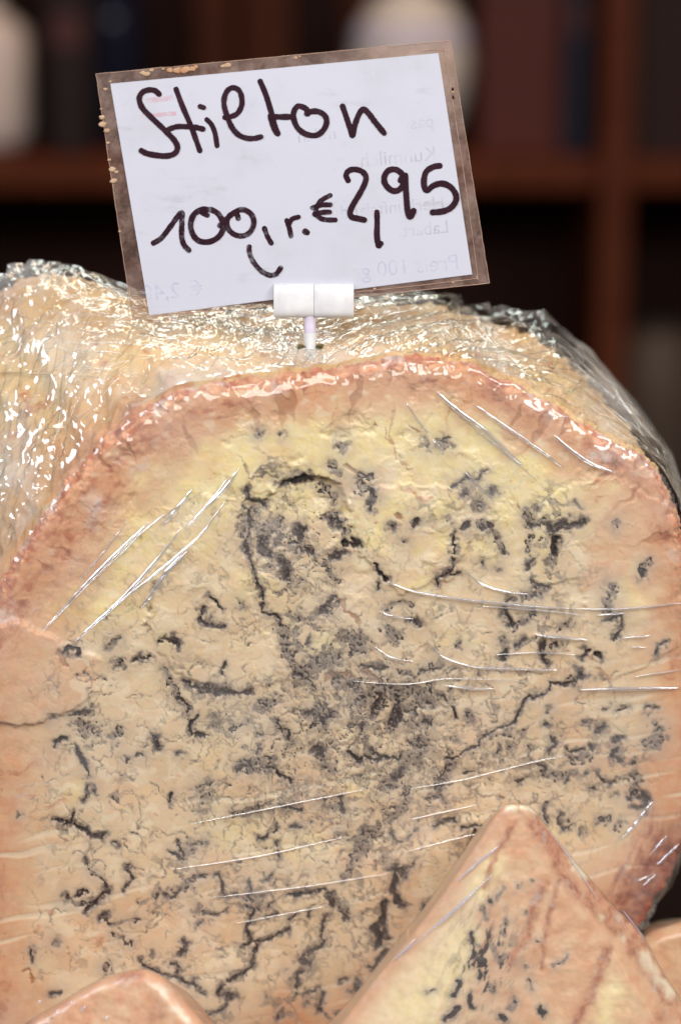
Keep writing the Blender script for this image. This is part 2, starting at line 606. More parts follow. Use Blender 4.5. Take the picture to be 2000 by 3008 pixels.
# veins noted tile by tile: kind, width, points
V_TILES = [
    ((500, 1200), 1.568, '''
d 14 517,120|g 22 405,115|g 40 785,180|b 24 945,72|d 30 520,345 570,325 640,322|k 34 590,335 630,330|d 12 350,375 380,430 440,445
g 44 420,560 500,540|d 26 430,600 420,660 470,680|d 34 600,560 605,590|d 46 530,730 535,750|g 26 500,700 560,770|d 22 620,660 660,670|g 22 600,800|g 30 560,640 600,620
g 40 380,480 350,560|d 9 350,470 370,530 340,600 360,680 400,790 420,880 440,930 480,960 520,1010|g 26 520,1020 530,1100 560,1160 580,1200
g 20 730,260 780,290|g 16 700,360 760,400 750,450|d 24 740,520 780,540|g 40 740,510 800,560|k 20 800,620 880,640 850,600|d 24 740,680 800,660|g 18 700,720 740,770 760,790
d 16 935,380 920,460|d 7 870,300 910,310|b 26 820,260 870,330|g 24 860,330 900,380|d 20 1020,545|b 26 1050,500|k 20 1138,520 1132,535|b 18 945,530|g 14 1075,610|g 26 1275,515
k 11 945,715 980,770 1000,790|d 8 960,800 950,830|d 7 1225,820 1240,780 1290,730 1305,700 1310,570|d 6 1280,750 1340,765|k 22 1355,545 1370,540
g 20 1440,530 1500,600 1540,660|d 20 1350,400|d 8 1300,360 1360,320 1430,320 1455,280|d 30 1480,385|g 36 1420,450|g 36 1180,170|g 34 1250,150 1270,170
r 6 1105,380 1140,405 1200,412|b 4 1020,20 1015,140 1035,230 1070,270 1110,280|b 4 1040,350 1090,380
k 8 175,868 220,890 235,920|d 16 140,920 150,980 190,990 240,1000|g 30 180,980|g 22 320,890|d 20 20,1060 40,1095|k 10 250,1180 238,1220
d 12 60,1260 150,1300 240,1310 300,1310 360,1300|d 22 170,1310 230,1300|g 36 160,1290 260,1300|g 12 0,1300 60,1370 90,1440|k 8 130,1420 95,1460 110,1510 150,1515|g 36 210,1445|g 6 280,1475 360,1450
d 14 720,940 690,950 700,910 760,880|g 30 700,930 750,900|b 16 790,880 800,930 860,960 870,1000|g 50 800,1050 880,1080|g 26 590,970|g 20 570,1080 600,1110|d 9 650,1060 630,1100
g 56 600,1230 660,1180 760,1150|k 14 590,1225 605,1235|d 10 650,1280 680,1300|d 12 870,1180 940,1190 1000,1190|b 40 900,1220 980,1280|d 16 960,1330 930,1410|g 44 1000,1280 1060,1320 1130,1290 1200,1330|d 16 1040,1380 1020,1480|g 28 1120,1400 1100,1450 1180,1440
g 40 640,1400 690,1380 740,1410 700,1450|d 10 660,1380 700,1450|g 20 480,1450 540,1510|b 12 520,1400 600,1430|d 8 1155,1205 1240,1190|g 14 1060,1220 1100,1230|g 36 760,1260 860,1280|b 44 720,1240 820,1230|g 40 880,1340 960,1290
g 10 990,930 1060,890 1110,900|d 20 1110,970 1150,995|g 40 1010,1030 1030,1050|d 10 1340,1080 1310,1100|g 22 1335,1085|b 4 1110,1120 1190,1090|d 9 1300,1380 1315,1430|g 26 1375,1420|d 9 1255,1335|g 34 840,1090 870,1120'''),
    ((1000, 1200), 1.568, '''
g 22 860,490 880,540 930,520|d 14 870,540 910,540|d 30 970,545 1050,530 1110,520|k 24 985,600 990,650|g 22 980,660 960,700|g 16 870,590 865,640|d 12 880,690 860,740|d 12 905,465|b 5 820,430 850,480
g 18 750,650 700,580 650,530|d 18 750,660|b 14 590,620|g 14 660,715|g 10 730,745|d 10 860,800 900,810 945,820|g 24 840,860 920,850|d 10 760,885 800,880|k 13 765,970 790,1000|d 12 740,920 760,960|g 14 800,1010 850,990 890,940|d 12 850,1060 800,1100
k 12 750,1110 745,1160|g 26 750,1080|g 26 1250,830 1220,880 1240,930|d 8 1220,970 1290,950 1290,990 1265,1060|g 42 1250,965|k 11 1390,740 1385,780|g 12 1420,700 1390,740|g 20 1265,540|d 5 1075,430 1100,450
g 12 1050,970 1030,1010 1000,1030|d 13 935,1080 930,1150 950,1170|g 5 965,1090 1010,1080|d 13 1135,1110 1110,1140|k 22 1175,1140 1190,1135|d 18 1090,1200 1110,1240|d 5 1110,1240 1150,1240|g 26 1080,1270
d 7 1450,1140 1460,1100 1500,1060|r 12 1480,1230 1530,1230|r 60 1530,1100 1560,1200|r 30 1540,1300|d 16 530,1520|d 12 980,1510 990,1540|r 10 1170,430 1200,400|b 12 555,220|r 8 540,210
b 5 210,90 240,200 260,240 300,270|b 10 310,90 380,110|g 12 100,300 130,310|d 12 130,450|g 16 150,380 160,410'''),
    ((1200, 1900), 1.96, '''
d 14 790,95|d 16 1020,20 1000,60|k 8 970,150 970,190|g 24 960,180 940,220|k 7 950,200 870,210 820,215 790,265 720,270 680,310 650,350 630,400 590,450 500,480 440,520 410,580 360,600 280,640 230,655
d 10 680,310 650,350 630,400 590,450|g 44 580,480|g 8 510,520 620,520|g 22 140,110 190,90|g 14 70,150 120,140|d 12 180,290 210,300|k 10 250,350 270,410|g 38 350,400|d 12 90,430 130,460|g 24 810,370|d 14 790,450 815,445|k 10 670,482
d 12 840,520 850,560 790,610|g 24 690,580|g 28 590,580|d 14 490,620 520,570|d 13 545,650|d 22 1030,440|d 16 1110,465 1080,490|g 36 1100,480|d 9 1140,350|d 10 1200,370 1250,355
k 16 970,600 1000,590|d 12 910,605 950,600|d 22 1050,580 1065,590|g 36 930,640 1030,630|d 24 1190,540 1230,530|k 20 1200,590 1170,640|d 22 1170,645 1220,640|d 12 1280,668 1300,660
g 46 1430,470 1440,520 1400,580|d 10 1380,350 1420,355|g 16 1375,400|g 22 1350,555|d 12 1445,470|d 22 760,680 780,700|g 30 790,740 860,740 930,730|d 10 930,750 910,775|g 30 1020,730|d 7 1040,810 1070,815|d 10 1080,720 1130,780 1190,780
d 16 1240,775|d 10 1180,860|g 34 1300,740 1310,820 1270,880|d 10 1300,820 1270,880|d 20 1340,850 1370,900 1330,940 1300,920|d 8 640,770 620,780|g 10 640,765 700,750|g 10 320,720 380,715|d 16 800,900 780,950 800,995
d 11 870,960 860,1010 890,1050 940,1030|d 14 990,1065|g 26 930,1000|d 12 1090,995 1120,1000|g 18 1100,995 1150,1000|g 18 1190,1050 1230,1010|d 10 150,1030 200,1000 270,990 285,1010|d 8 0,1090 40,1060|k 8 310,1055 360,1040 440,1030
k 14 390,1060 380,1120 340,1180|b 5 520,860 480,870 430,860 210,910|g 30 240,680 200,760 170,830 200,900|d 10 200,760 180,830|g 40 60,600 30,560|g 36 60,680|d 12 700,650|r 90 1540,1350 1480,1500|r 60 1560,1180|r 40 1540,960'''),
    ((0, 1600), 1.568, '''
k 26 310,480 350,490|b 34 270,490 300,530|g 16 550,430 510,470|d 20 550,545|g 34 550,550|d 9 620,535 690,510|d 14 790,440 830,470|d 18 800,430|g 14 740,440 780,435
g 14 755,580 790,640 850,740|d 16 900,650 960,685 1010,680|d 8 1010,680 1070,685|d 10 330,790 410,770|b 50 390,830|g 40 370,820 420,860|k 18 300,890 255,918|k 9 350,930 400,1020 408,1060|d 13 410,1110 390,1170|d 20 440,1140
g 18 500,880 560,870|g 8 580,990 660,970|d 16 715,890 735,940|d 10 820,970|k 12 800,1150 780,1180|g 20 910,1130 965,1090|g 12 930,1170 970,1150|g 26 940,1220|d 9 345,1230 330,1280 250,1270
d 16 330,1280 390,1310 430,1350 480,1340|b 30 390,1330|d 9 530,1370 545,1400|r 9 590,1360|o 30 630,1248|o 22 715,1248|r 8 720,1245|g 16 250,800|g 10 540,920|d 8 90,1250|r 8 0,1050 80,1050 150,1020|r 8 60,1150 150,1155|r 8 220,1200 310,1180
r 6 130,640 150,690|b 4 420,760 480,640|b 8 580,700 630,690'''),
    ((500, 2008), 1.568, '''
d 18 130,40 210,50 290,40|d 10 50,70 80,110|k 8 130,150 95,200 110,240 160,240|g 36 215,180|b 5 180,290 240,250|k 11 405,240|d 7 415,280 410,320
g 26 310,390 360,360 420,360 480,350|d 10 310,390 370,380|g 24 380,400 480,390|k 8 500,400 510,440 550,460|d 20 660,290 700,300 690,330|g 26 690,350 740,400|k 9 820,330 860,350 950,350 1000,340 1050,360 1070,330|d 12 930,300 970,330|g 32 1110,330 1080,390 1020,440 1000,480|d 14 1080,390 1020,440
g 24 1130,270 1180,260|g 34 640,130 700,120 740,150 700,180|d 14 640,125 670,130|d 12 690,185 740,150|d 8 900,190 880,220|d 18 940,140|d 12 1030,200 1060,150 1050,60|g 26 980,60 960,110|g 32 1090,110 1180,90 1200,40|g 16 490,200 550,240 570,270|g 36 420,100 470,90|d 9 560,130|d 9 870,430
g 16 280,595 360,590 440,560|d 9 500,560 560,585 600,580|d 8 560,660 600,660|d 7 490,640 480,690|d 8 460,695 410,720|d 8 490,740 500,800|k 16 780,510 790,530|d 18 785,550 800,590|g 18 700,540|g 30 750,570|b 7 680,690 740,660 780,650|g 10 780,700 820,690
g 44 870,760 900,700 940,680|g 20 860,800 820,860 790,910|d 7 1020,690 1060,730|d 8 1090,710 1130,680|g 24 1100,500 1070,580 1010,620|g 24 1180,520 1240,520 1250,450 1300,380|d 9 1220,650 1290,630 1320,640
d 18 1010,850 1050,830|k 24 1040,860 1030,900 1030,960 1050,1010|d 18 1050,1010 1080,1030|d 20 1065,850 1070,890|k 26 990,1020 980,1080 940,1130 960,1170 950,1210|d 26 980,1130 1000,1170|d 12 1000,1150 1020,1170|d 16 980,1240 960,1300|d 10 920,1300 950,1310|d 5 1080,840 1110,850 1130,810|d 20 1170,1025
k 15 565,975 605,965|d 13 600,960 700,960|k 10 700,958 715,958|d 18 740,970 740,1010|g 30 750,990 800,1040|d 14 790,1050 820,1080|d 12 720,1080 690,1150 710,1190 680,1220 640,1240 600,1270|g 24 730,1060|d 26 600,1280 640,1290|d 24 600,1330 580,1390|d 10 580,1390 580,1430|g 30 600,1320
g 16 240,970 350,990 420,985|d 12 350,1020 380,1040 370,1100 355,1140|d 14 360,1140 380,1180 345,1215|d 9 380,1190 450,1180 500,1140 550,1140|d 13 400,1210 370,1270 380,1300 320,1350 260,1360|d 12 240,1390 230,1440|d 36 280,1440|d 9 180,1525 240,1500 260,1470|b 5 310,1520 340,1440|g 30 400,1030
d 10 360,920 365,960|d 11 470,880 445,910|d 9 460,1030 470,1010|d 6 440,1070 490,1070|d 7 580,1060 550,1100|g 14 80,920 150,885|d 9 130,895 150,885|d 9 200,885 230,880 250,960|g 26 130,1040 180,1060|d 9 170,1060 190,1060|d 5 200,1070 250,1040|b 5 250,1040 340,1020|d 7 120,1110 150,1100|d 12 60,1180 80,1200 50,1250|d 7 0,1290 40,1300 20,1360 80,1380 120,1390
g 18 60,780 160,730|d 12 40,740 60,790|d 12 10,770 60,820|d 9 10,990 40,940|d 7 620,1440 690,1400|d 14 690,1440 690,1500 710,1530|d 10 640,1470|d 12 790,1370 820,1370|d 14 860,1370 860,1400 890,1440|d 9 830,1420|d 16 510,1525|d 10 440,1450|r 14 410,1375|g 14 530,1320|d 8 770,1520 810,1530|d 5 640,1050 620,1080'''),
    ((0, 2208), 1.568, '''
d 9 300,680 320,665|g 26 300,680|g 7 350,660 400,640|g 8 340,700 420,700|d 14 480,610 500,640 460,680 430,700 395,740|d 11 590,530 600,580 570,640|d 10 395,490 400,520|g 4 400,530 470,590|d 13 460,760 500,750 515,790|g 7 550,785 640,775|g 6 520,850 580,885 605,880
g 22 255,880|d 10 150,920 160,970|b 16 110,1010 140,1000 150,1060|d 10 230,1120 280,1110|r 16 320,935|d 10 720,660 715,680|d 9 750,665 800,680|g 14 800,650 870,600 930,575|d 8 920,575 940,570|d 12 850,870 830,940|d 9 650,960 700,1000 770,1040 850,1060 900,1065|d 9 830,1010
d 9 920,1100 940,1110|r 30 240,750|r 24 460,880|r 9 160,830 185,805|g 12 500,970 480,1000|d 9 700,920|r 60 20,1080|r 80 0,1180|r 14 110,930|b 8 20,850''')]
DARK = np.zeros_like(GX)
BLK = np.zeros_like(GX)
GREY = np.zeros_like(GX)
BRN = np.zeros_like(GX)
RED = np.zeros_like(GX)
ORG = np.zeros_like(GX)
HALO = np.zeros_like(GX)
nfr = perlin(GX / 9, GY / 9, 41)
nfr2 = fbm(GX / 20, GY / 20, 42, 3)


def stamp_tiles(tiles):
    for (ox, oy), k, txt in tiles:
        for item in txt.replace('\n', '|').split('|'):
            f = item.split()
            if len(f) < 3:
                continue
            kind, wd = f[0], float(f[1]) / k * (1.65 if f[0] == 'd' else 1.4 if f[0] == 'k' else 1.6 if f[0] == 'g' else 1.0)
            pts = [(ox + float(a) / k, oy + float(b) / k) for a, b in (q.split(',') for q in f[2:])]
            xs = [p[0] for p in pts]
            ys = [p[1] for p in pts]
            m = wd + 70
            i0, i1 = np.searchsorted(gx, [min(xs) - m, max(xs) + m])
            j0, j1 = np.searchsorted(gy, [min(ys) - m, max(ys) + m])
            if i1 <= i0 or j1 <= j0:
                continue
            s = (slice(j0, j1), slice(i0, i1))
            d = seg_dist(WX[s], WY[s], pts)
            hw = wd / 2
            if kind in 'dk':
                dn = d + nfr2[s] * (2 + hw * 0.8) + nfr[s] * (1 + hw * 0.25)
                fl = sstep(-0.35, 0.3, nfr[s] + 0.8 * nfr2[s] + (0.9 if kind == 'k' else 0.1))
                core_a = sstep(hw + 1.0, hw * 0.35 - 2.0, dn) * (0.35 + 0.65 * fl)
                rim_a = (0.3 if len(pts) == 1 else 1.0) * np.exp(-((dn - hw * 0.75) / 2.6) ** 2) * sstep(-0.15, 0.25, nfr2[s])
                DARK[s] = np.maximum(DARK[s], np.maximum(core_a, 0.9 * rim_a))
                if kind == 'k':
                    BLK[s] = np.maximum(BLK[s], sstep(hw + 1, hw - 4, d))
                GREY[s] = np.maximum(GREY[s], sstep(hw + 11, hw - 2, d + nfr2[s] * 12))
                HALO[s] = np.maximum(HALO[s], np.exp(-(d / (hw + 17)) ** 2))
            elif kind == 'g':
                dn = d + nfr2[s] * (5 + hw * 0.6)
                GREY[s] = np.maximum(GREY[s], 0.92 * sstep(hw + 8, hw - 7, dn))
                rim_a = (0.35 if len(pts) == 1 else 1.0) * np.exp(-((dn - hw) / 2.8) ** 2) * sstep(0.0, 0.35, perlin(WX[s] / 26, WY[s] / 26, 44))
                spk = sstep(0.16, 0.40, nfr[s] + 0.5 * nfr2[s]) * sstep(hw + 2, hw * 0.3, d)
                DARK[s] = np.maximum(DARK[s], np.maximum(spk * 0.75, rim_a * 0.9))
                HALO[s] = np.maximum(HALO[s], np.exp(-(d / (hw + 24)) ** 2))
            elif kind == 'b':
                BRN[s] = np.maximum(BRN[s], 0.75 * sstep(hw + 4, hw - 4, d + nfr2[s] * hw * 0.6))
            elif kind == 'r':
                RED[s] = np.maximum(RED[s], 0.7 * sstep(hw * 1.4 + 5, hw * 0.3, d + nfr2[s] * hw * 0.8))
            elif kind == 'o':
                ORG[s] = np.maximum(ORG[s], sstep(hw * 1.3, 0, d))


stamp_tiles(V_TILES)

# loose speckle of fine mould in the middle, where the photograph is busiest
core = np.exp(-(((GX - 1080) / 330) ** 2 + ((GY - 2180) / 210) ** 2)) + 1.05 * np.exp(-(((GX - 880) / 150) ** 2 + ((GY - 1590) / 150) ** 2)) \
    + 0.5 * np.exp(-(((GX - 1050) / 620) ** 2 + ((GY - 2380) / 430) ** 2))
vn = np.abs(fbm(WX / 55, WY / 48, 51, 4, 0.55))
vline = sstep(0.10, 0.015, vn) * sstep(0.10, 0.42, fbm(GX / 95, GY / 95, 55, 2) + 0.55 * core)
GREY = np.maximum(GREY, vline * np.clip(core * 0.9, 0, 0.6))
DARK = np.maximum(DARK, sstep(0.045, 0.0, vn) * sstep(0.25, 0.6, fbm(GX / 60, GY / 60, 57, 2) + 0.6 * core) * np.clip(core * 1.1, 0, 0.9))
HALO = np.maximum(HALO, np.clip(core, 0, 1) * 0.5 * sstep(-0.2, 0.4, fbm(GX / 70, GY / 70, 58, 3)))
vn2 = np.abs(fbm(WX / 105 + 7, WY / 85 + 3, 56, 3, 0.5))
gate2 = sstep(-0.08, 0.22, perlin(GX / 85, GY / 85, 60) + 0.25 * core) * sstep(140, 320, SD) * sstep(1500, 1900, GY)
GREY = np.maximum(GREY, sstep(0.10, 0.015, vn2 + 0.035 * nfr) * gate2 * 0.75)
DARK = np.maximum(DARK, 0.7 * sstep(0.028, 0.0, vn2 + 0.02 * nfr) * gate2 * sstep(-0.1, 0.3, nfr2))
HALO = np.maximum(HALO, sstep(0.16, 0.0, vn2) * gate2 * 0.6)
for (sx, sy, sd3, thr) in ((74, 62, 64, 0.05), (60, 78, 67, -0.02)):
    vn3 = np.abs(fbm(WX / sx + 11, WY / sy + 5, sd3, 3, 0.5))
    g3 = sstep(thr, thr + 0.25, perlin(GX / 110, GY / 110, sd3 + 1) + 0.3 * core) * sstep(150, 300, SD) * sstep(1350, 1700, GY + 0.35 * np.abs(GX - 1000)) * np.clip(0.45 + core, 0, 1)
    GREY = np.maximum(GREY, sstep(0.12, 0.015, vn3 + 0.035 * nfr) * g3 * 0.75)
    DARK = np.maximum(DARK, 0.6 * sstep(0.024, 0.0, vn3 + 0.018 * nfr) * g3 * sstep(-0.1, 0.3, nfr2))
    HALO = np.maximum(HALO, sstep(0.2, 0.0, vn3) * g3 * 0.7)
pn = 0.45 - 2.4 * np.abs(fbm(WX / 95, WY / 82, 66, 3, 0.5)) + 0.22 * nfr2
for pts, wd3, am in (([(770, 1420), (830, 1650), (900, 1900), (1000, 2120), (1150, 2200)], 120, 1.0), ([(1000, 2150), (1130, 2450), (1080, 2800)], 110, 0.8),
                     ([(1180, 2130), (1420, 2050), (1590, 1850), (1620, 1480)], 80, 0.75), ([(560, 1990), (680, 2140), (850, 2200)], 80, 0.8), ([(1300, 2180), (1550, 2230), (1850, 2240)], 110, 0.75),
                     ([(880, 2600), (900, 2900), (800, 2990)], 70, 0.75), ([(480, 2560), (700, 2640), (900, 2620)], 60, 0.8), ([(640, 2980), (720, 2850), (740, 2650)], 60, 0.7),
                     ([(1060, 2520), (1120, 2700), (1100, 2860)], 60, 0.9), ([(780, 2380), (1050, 2300), (1350, 2400)], 90, 0.7), ([(1250, 1500), (1400, 1420), (1420, 1620)], 70, 0.6)):
    bm3 = sstep(1.25, 0.15, seg_dist(WX, WY, pts) / wd3) * am
    GREY = np.maximum(GREY, bm3 * sstep(0.10, 0.36, pn + 0.05 * bm3) * 0.95)
    DARK = np.maximum(DARK, bm3 * sstep(0.06, 0.0, np.abs(pn - 0.24)) * sstep(-0.05, 0.3, nfr2) * 0.85)
    HALO = np.maximum(HALO, 0.8 * bm3 * sstep(-0.10, 0.35, pn))
mess = np.clip(core - 0.2, 0, 1) * sstep(0.05, 0.45, fbm(WX / 38, WY / 38, 59, 4, 0.6))
GREY = np.maximum(GREY, mess * 0.5)

# hairline brown cracks and knife drag
ck = np.abs(fbm(WX / 130 + 3, WY / 90, 61, 3, 0.5))
crk = sstep(0.012, 0.0, ck) * sstep(0.0, 0.35, perlin(GX / 120, GY / 120, 63))
BRN = np.maximum(BRN, 0.5 * crk)
ka = math.radians(-9)
KU = GX * math.cos(ka) + GY * math.sin(ka)
KV = -GX * math.sin(ka) + GY * math.cos(ka)
low = sstep(1950, 2250, GY + 0.25 * GX - 250)
knife = perlin(KV / 7, KU / 330, 71) + 0.7 * perlin(KV / 19, KU / 500, 72)
tear = sstep(0.30, 0.62, perlin(KV / 28 + 0.6 * perlin(GX / 160, GY / 160, 74), KU / 420, 73)) * low

# yellow broken paste along the top, orange toward the rind
ang = np.arctan2(GY - 2060, GX - 980)
top = np.clip(-(GY - 1950) / 900, 0, 1)
YEL = sstep(0.25, 0.75, top + 0.45 * fbm(GX / 150, GY / 150, 81, 3)) * sstep(60, 190, SD + 50 * fbm(GX / 90, GY / 90, 82, 3))
for (x, y, rx, ry, a) in ((800, 1275, 170, 65, 1), (1100, 1250, 170, 110, .8), (1300, 1300, 130, 90, .6), (1480, 1500, 70, 110, .9), (250, 1790, 190, 55, .95),
                          (430, 1600, 170, 60, .6), (620, 1480, 150, 90, .7), (950, 1890, 60, 40, .9), (1040, 2310, 60, 35, .9), (1600, 2440, 200, 40, .6),
                          (640, 2240, 70, 130, .5), (930, 2480, 180, 45, .6), (700, 2450, 120, 60, .5), (1700, 1380, 130, 110, .5), (1550, 1630, 60, 110, .6), (1330, 2400, 120, 26, .8)):
    YEL = np.maximum(YEL, a * np.exp(-(((WX - x) / rx) ** 2 + ((WY - y) / ry) ** 2) ** 1.5 * 1.2))
edge_w = 125 + 60 * fbm(GX / 110, GY / 110, 84, 3) + 30 * np.clip(np.cos(ang + 2.3), 0, 1) + 110 * np.clip(np.cos(ang - 2.9), 0, 1) ** 2 + 60 * np.clip(np.cos(ang - 0.75), 0, 1)
ORG = np.maximum(ORG, sstep(edge_w * 1.5, edge_w * 0.4, SD) * 0.85)
# smooth waxy corners beside the rind
WAX = np.zeros_like(GX)
for poly in ([(-60, 1860), (60, 1830), (170, 1880), (290, 1930), (280, 2040), (170, 2100), (60, 2130), (-80, 2060)],
             [(1780, 1480), (1850, 1370), (1900, 1360), (1960, 1430), (1990, 1540), (1960, 1620), (1880, 1650), (1790, 1720), (1700, 1740), (1720, 1600)]):
    WAX = np.maximum(WAX, sstep(-18, 22, poly_sdf(WX, WY, poly)))
ORG = np.clip(np.maximum(ORG, 0.55 * WAX) + 0.34 * low * sstep(-0.3, 0.5, fbm(GX / 260, GY / 260, 86, 2)), 0, 1)
YEL *= 1 - WAX
rw = 17 + 12 * fbm(GX / 70, GY / 70, 87, 3) + 105 * np.clip(np.cos(ang + 2.5), 0, 1) ** 5 + 52 * np.clip(np.cos(ang + 0.85), 0, 1) ** 4
AR = ang * 1050
stre = fbm(AR / 85 + 0.4 * perlin(GX / 30, GY / 30, 12), SD / 24, 88, 4, 0.6)
RIND = sstep(rw + 40, rw - 30, SD + 40 * stre) * (0.25 + 0.65 * sstep(-0.35, 0.25, fbm(AR / 140, SD / 40, 83, 3)))
RIND = np.maximum(RIND, sstep(20, 4, SDN + 8 * stre))
RIND = np.maximum(RIND, 0.6 * sstep(rw * 1.9 + 20, rw * 0.8, SD) * sstep(0.10, 0.40, stre))
strk = sstep(0.30, 0.5, perlin(ang * 34 + 0.5 * perlin(GX / 40, GY / 40, 3), SD / 150, 89)) * sstep(230, 90, SD) * sstep(2000, 1500, GY)
BRN = np.maximum(BRN, 0.55 * strk)
RIND = np.maximum(RIND, RED * 0.9)
lr = sstep(0.30, 0.42, ang) * sstep(1.0, 0.8, ang)
RIND = np.maximum(RIND, lr * sstep(185, 70, SD + 45 * stre))
ll = sstep(2.35, 2.6, ang)
RIND = np.maximum(RIND, 0.75 * ll * sstep(150, 30, SD + 45 * stre))
WINE = np.maximum(lr * sstep(150, 40, SD + 40 * stre), 0.7 * ll * sstep(120, 20, SD + 40 * stre))
PALE = sstep(0.30, 0.55, perlin(GX / 40, GY / 30, 91)) * sstep(260, 60, SD) * sstep(1600, 1300, GY) * 0.5
PALE = np.maximum(PALE, 0.6 * tear)
PALE = np.maximum(PALE, 0.55 * sstep(0.10, 0.35, fbm(WX / 75 + 9, WY / 62, 93, 3)) * sstep(180, 330, SD) * (1 - HALO))
PALE = np.maximum(PALE, 0.35 * sstep(0.3, 0.6, fbm(GX / 50, GY / 40, 92, 3)) * np.clip(core + 0.3, 0, 1))

BRN = np.maximum(BRN, WINE)
# relief
H = 0.00022 * fbm(GX / 170, GY / 170, 1, 4)
rough_up = sstep(2150, 1350, GY + 0.2 * np.abs(GX - 1100)) * (1 - WAX)
pl = fbm(WX / 120, WY / 95, 95, 4, 0.5) * 3.2
terr = np.floor(pl) + sstep(0.80, 0.98, pl - np.floor(pl))
patch = sstep(0.05, 0.45, fbm(GX / 140, GY / 120, 99, 3)) * rough_up
H += patch * (0.00024 * terr + 0.00010 * fbm(GX / 26, GY / 26, 96, 3)) + 0.00007 * terr * (1 - low)
H += low * (0.000022 * knife - 0.00016 * tear)
cell = fbm(GX / 16, GY / 16, 97, 3)
H += np.clip(core + 0.2, 0, 1) * GREY * 0.00006 * cell
H -= 0.0006 * blur(DARK, 1, 2) + 0.0014 * BLK + 0.00022 * GREY * (0.8 + 0.5 * nfr2) + 0.00012 * crk + 0.0004 * sstep(0.3, 0.7, BRN) * (1 - WINE)
ledge = [(720, 1460), (770, 1480), (800, 1450), (830, 1410), (900, 1390), (1000, 1420), (1030, 1500), (980, 1600), (860, 1690), (740, 1640), (700, 1540)]
H -= 0.0022 * sstep(-5, 10, poly_sdf(WX, WY, ledge)) * sstep(1700, 1440, GY)
step2 = [(1340, 1430), (1380, 1480), (1395, 1560), (1350, 1640), (1330, 1700), (1180, 1740), (1060, 1640), (1020, 1500), (1040, 1440), (1180, 1420)]
H += 0.0007 * sstep(-4, 6, poly_sdf(WX, WY, step2))
step3 = [(740, 1460), (700, 1560), (750, 1800), (860, 2000), (700, 2030), (520, 1980), (420, 1830), (500, 1600), (600, 1450)]
H += 0.0006 * sstep(-6, 8, poly_sdf(WX, WY, step3))
step4 = [(1540, 1560), (1610, 1530), (1640, 1620), (1600, 1720), (1700, 1690), (1720, 1790), (1700, 1900), (1800, 2000), (2000, 1900), (2000, 1500), (1800, 1400), (1650, 1430)]
H += 0.0005 * sstep(-4, 6, poly_sdf(WX, WY, step4))
H += 0.0016 * sstep(-8, 10, poly_sdf(WX, WY, [(-160, 1840), (60, 1822), (170, 1880), (295, 1930), (285, 2040), (170, 2100), (60, 2130), (-160, 2120)])) * sstep(420, 120, GX)
H += RIND * (0.00012 * fbm(GX / 26, GY / 26, 98, 4, 0.6))
H -= 0.0006 * sstep(60, 0, SDN) ** 2 + 0.0024 * sstep(16, -6, SDN)
Hcap = np.where(SD > 24, H, -0.0007)
H -= np.clip(-SDN, 0, 40) * 1.2e-4
Pface = FACE.at(GX, GY, H)
me, sel = grid_mesh('paste', Pface, SDN > -8)

wheel_base_z = None
wheel = empty('half_cheese', (AIM + np.array([0, 0.04, 0])).tolist())
paste = link('paste', me, M_CHEESE, wheel)
flat = lambda a: a.ravel()[sel]
set_attr(paste.data, 'ma', np.stack([flat(np.clip(DARK, 0, 1)), flat(np.clip(GREY, 0, 1)), flat(np.clip(RIND, 0, 1)), flat(np.clip(ORG, 0, 1))], -1))
set_attr(paste.data, 'mb', np.stack([flat(np.clip(YEL, 0, 1)), flat(np.clip(BRN, 0, 1)), flat(np.clip(PALE, 0, 1) * (1 - WINE)), flat(np.clip(HALO, 0, 1))], -1))


def loft(ring0, ring1, h0, ns, s_lo=0.0, out=0.0, bulge=1.0):
    A = FACE.at(ring0[:, 0], ring0[:, 1], h0)
    B = BACK.at(ring1[:, 0], ring1[:, 1], 0.0)
    s = np.linspace(s_lo, 1, ns)
    c0 = FACE.at(np.array(CEN[0]), np.array(CEN[1]), 0.0)
    c1 = BACK.at(np.array(880.0), np.array(1890.0), 0.0)
    P = A[None] * (1 - s)[:, None, None] + B[None] * s[:, None, None]
    C = c0[None] * (1 - s)[:, None] + c1[None] * s[:, None]
    R = P - C[:, None]
    R /= np.linalg.norm(R, axis=2)[..., None]
    P = P + R * (bulU[None, :, None] * 1e-4 * bulge * np.sin(np.pi * np.minimum(s * 0.9 + 0.05, 1))[:, None, None] + out)
    return P, R, s


# rind: from just behind the cut edge to the back, then a cap
inset = rimU + (CEN - rimU) / np.linalg.norm(CEN - rimU, axis=1)[:, None] * 20
NS = 170
P, R, s = loft(inset, bodyU, -0.0022, NS)
uu = np.linspace(0, 1, NU, endpoint=False)
UU, SS = np.meshgrid(uu, s)
uc, us = np.cos(UU * 2 * np.pi) * 9, np.sin(UU * 2 * np.pi) * 9
bump = 0.0022 * fbm(uc * 1.3 + SS * 7, us * 1.3 + SS * 8, 111, 4) + 0.0012 * fbm(uc * 3 + SS * 22, us * 3 - SS * 19, 112, 3)
env = np.clip(SS / 0.06, 0, 1) * (1 - 0.0 * SS)
P = P + R * (bump * env - 0.004 * sstep(0.82, 1.0, SS))[..., None]
cap_c = P[-1].mean(0) - FN * 0.004
rings = [P] + [(P[-1] * (1 - k) + cap_c * k)[None] for k in (0.15, 0.4, 0.7, 0.99)]
PB = np.concatenate(rings, 0)
PBw = np.concatenate([PB, PB[:, :1]], 1)
me, sel2 = grid_mesh('rind', PBw)
rind = link('rind', me, M_RIND, wheel)
pxr, pyr = to_px(PBw.reshape(-1, 3))
ss_all = np.concatenate([SS, np.ones((4, NU))], 0)
ss_all = np.concatenate([ss_all, ss_all[:, :1]], 1).ravel()
leftish = sstep(700, 200, pxr)
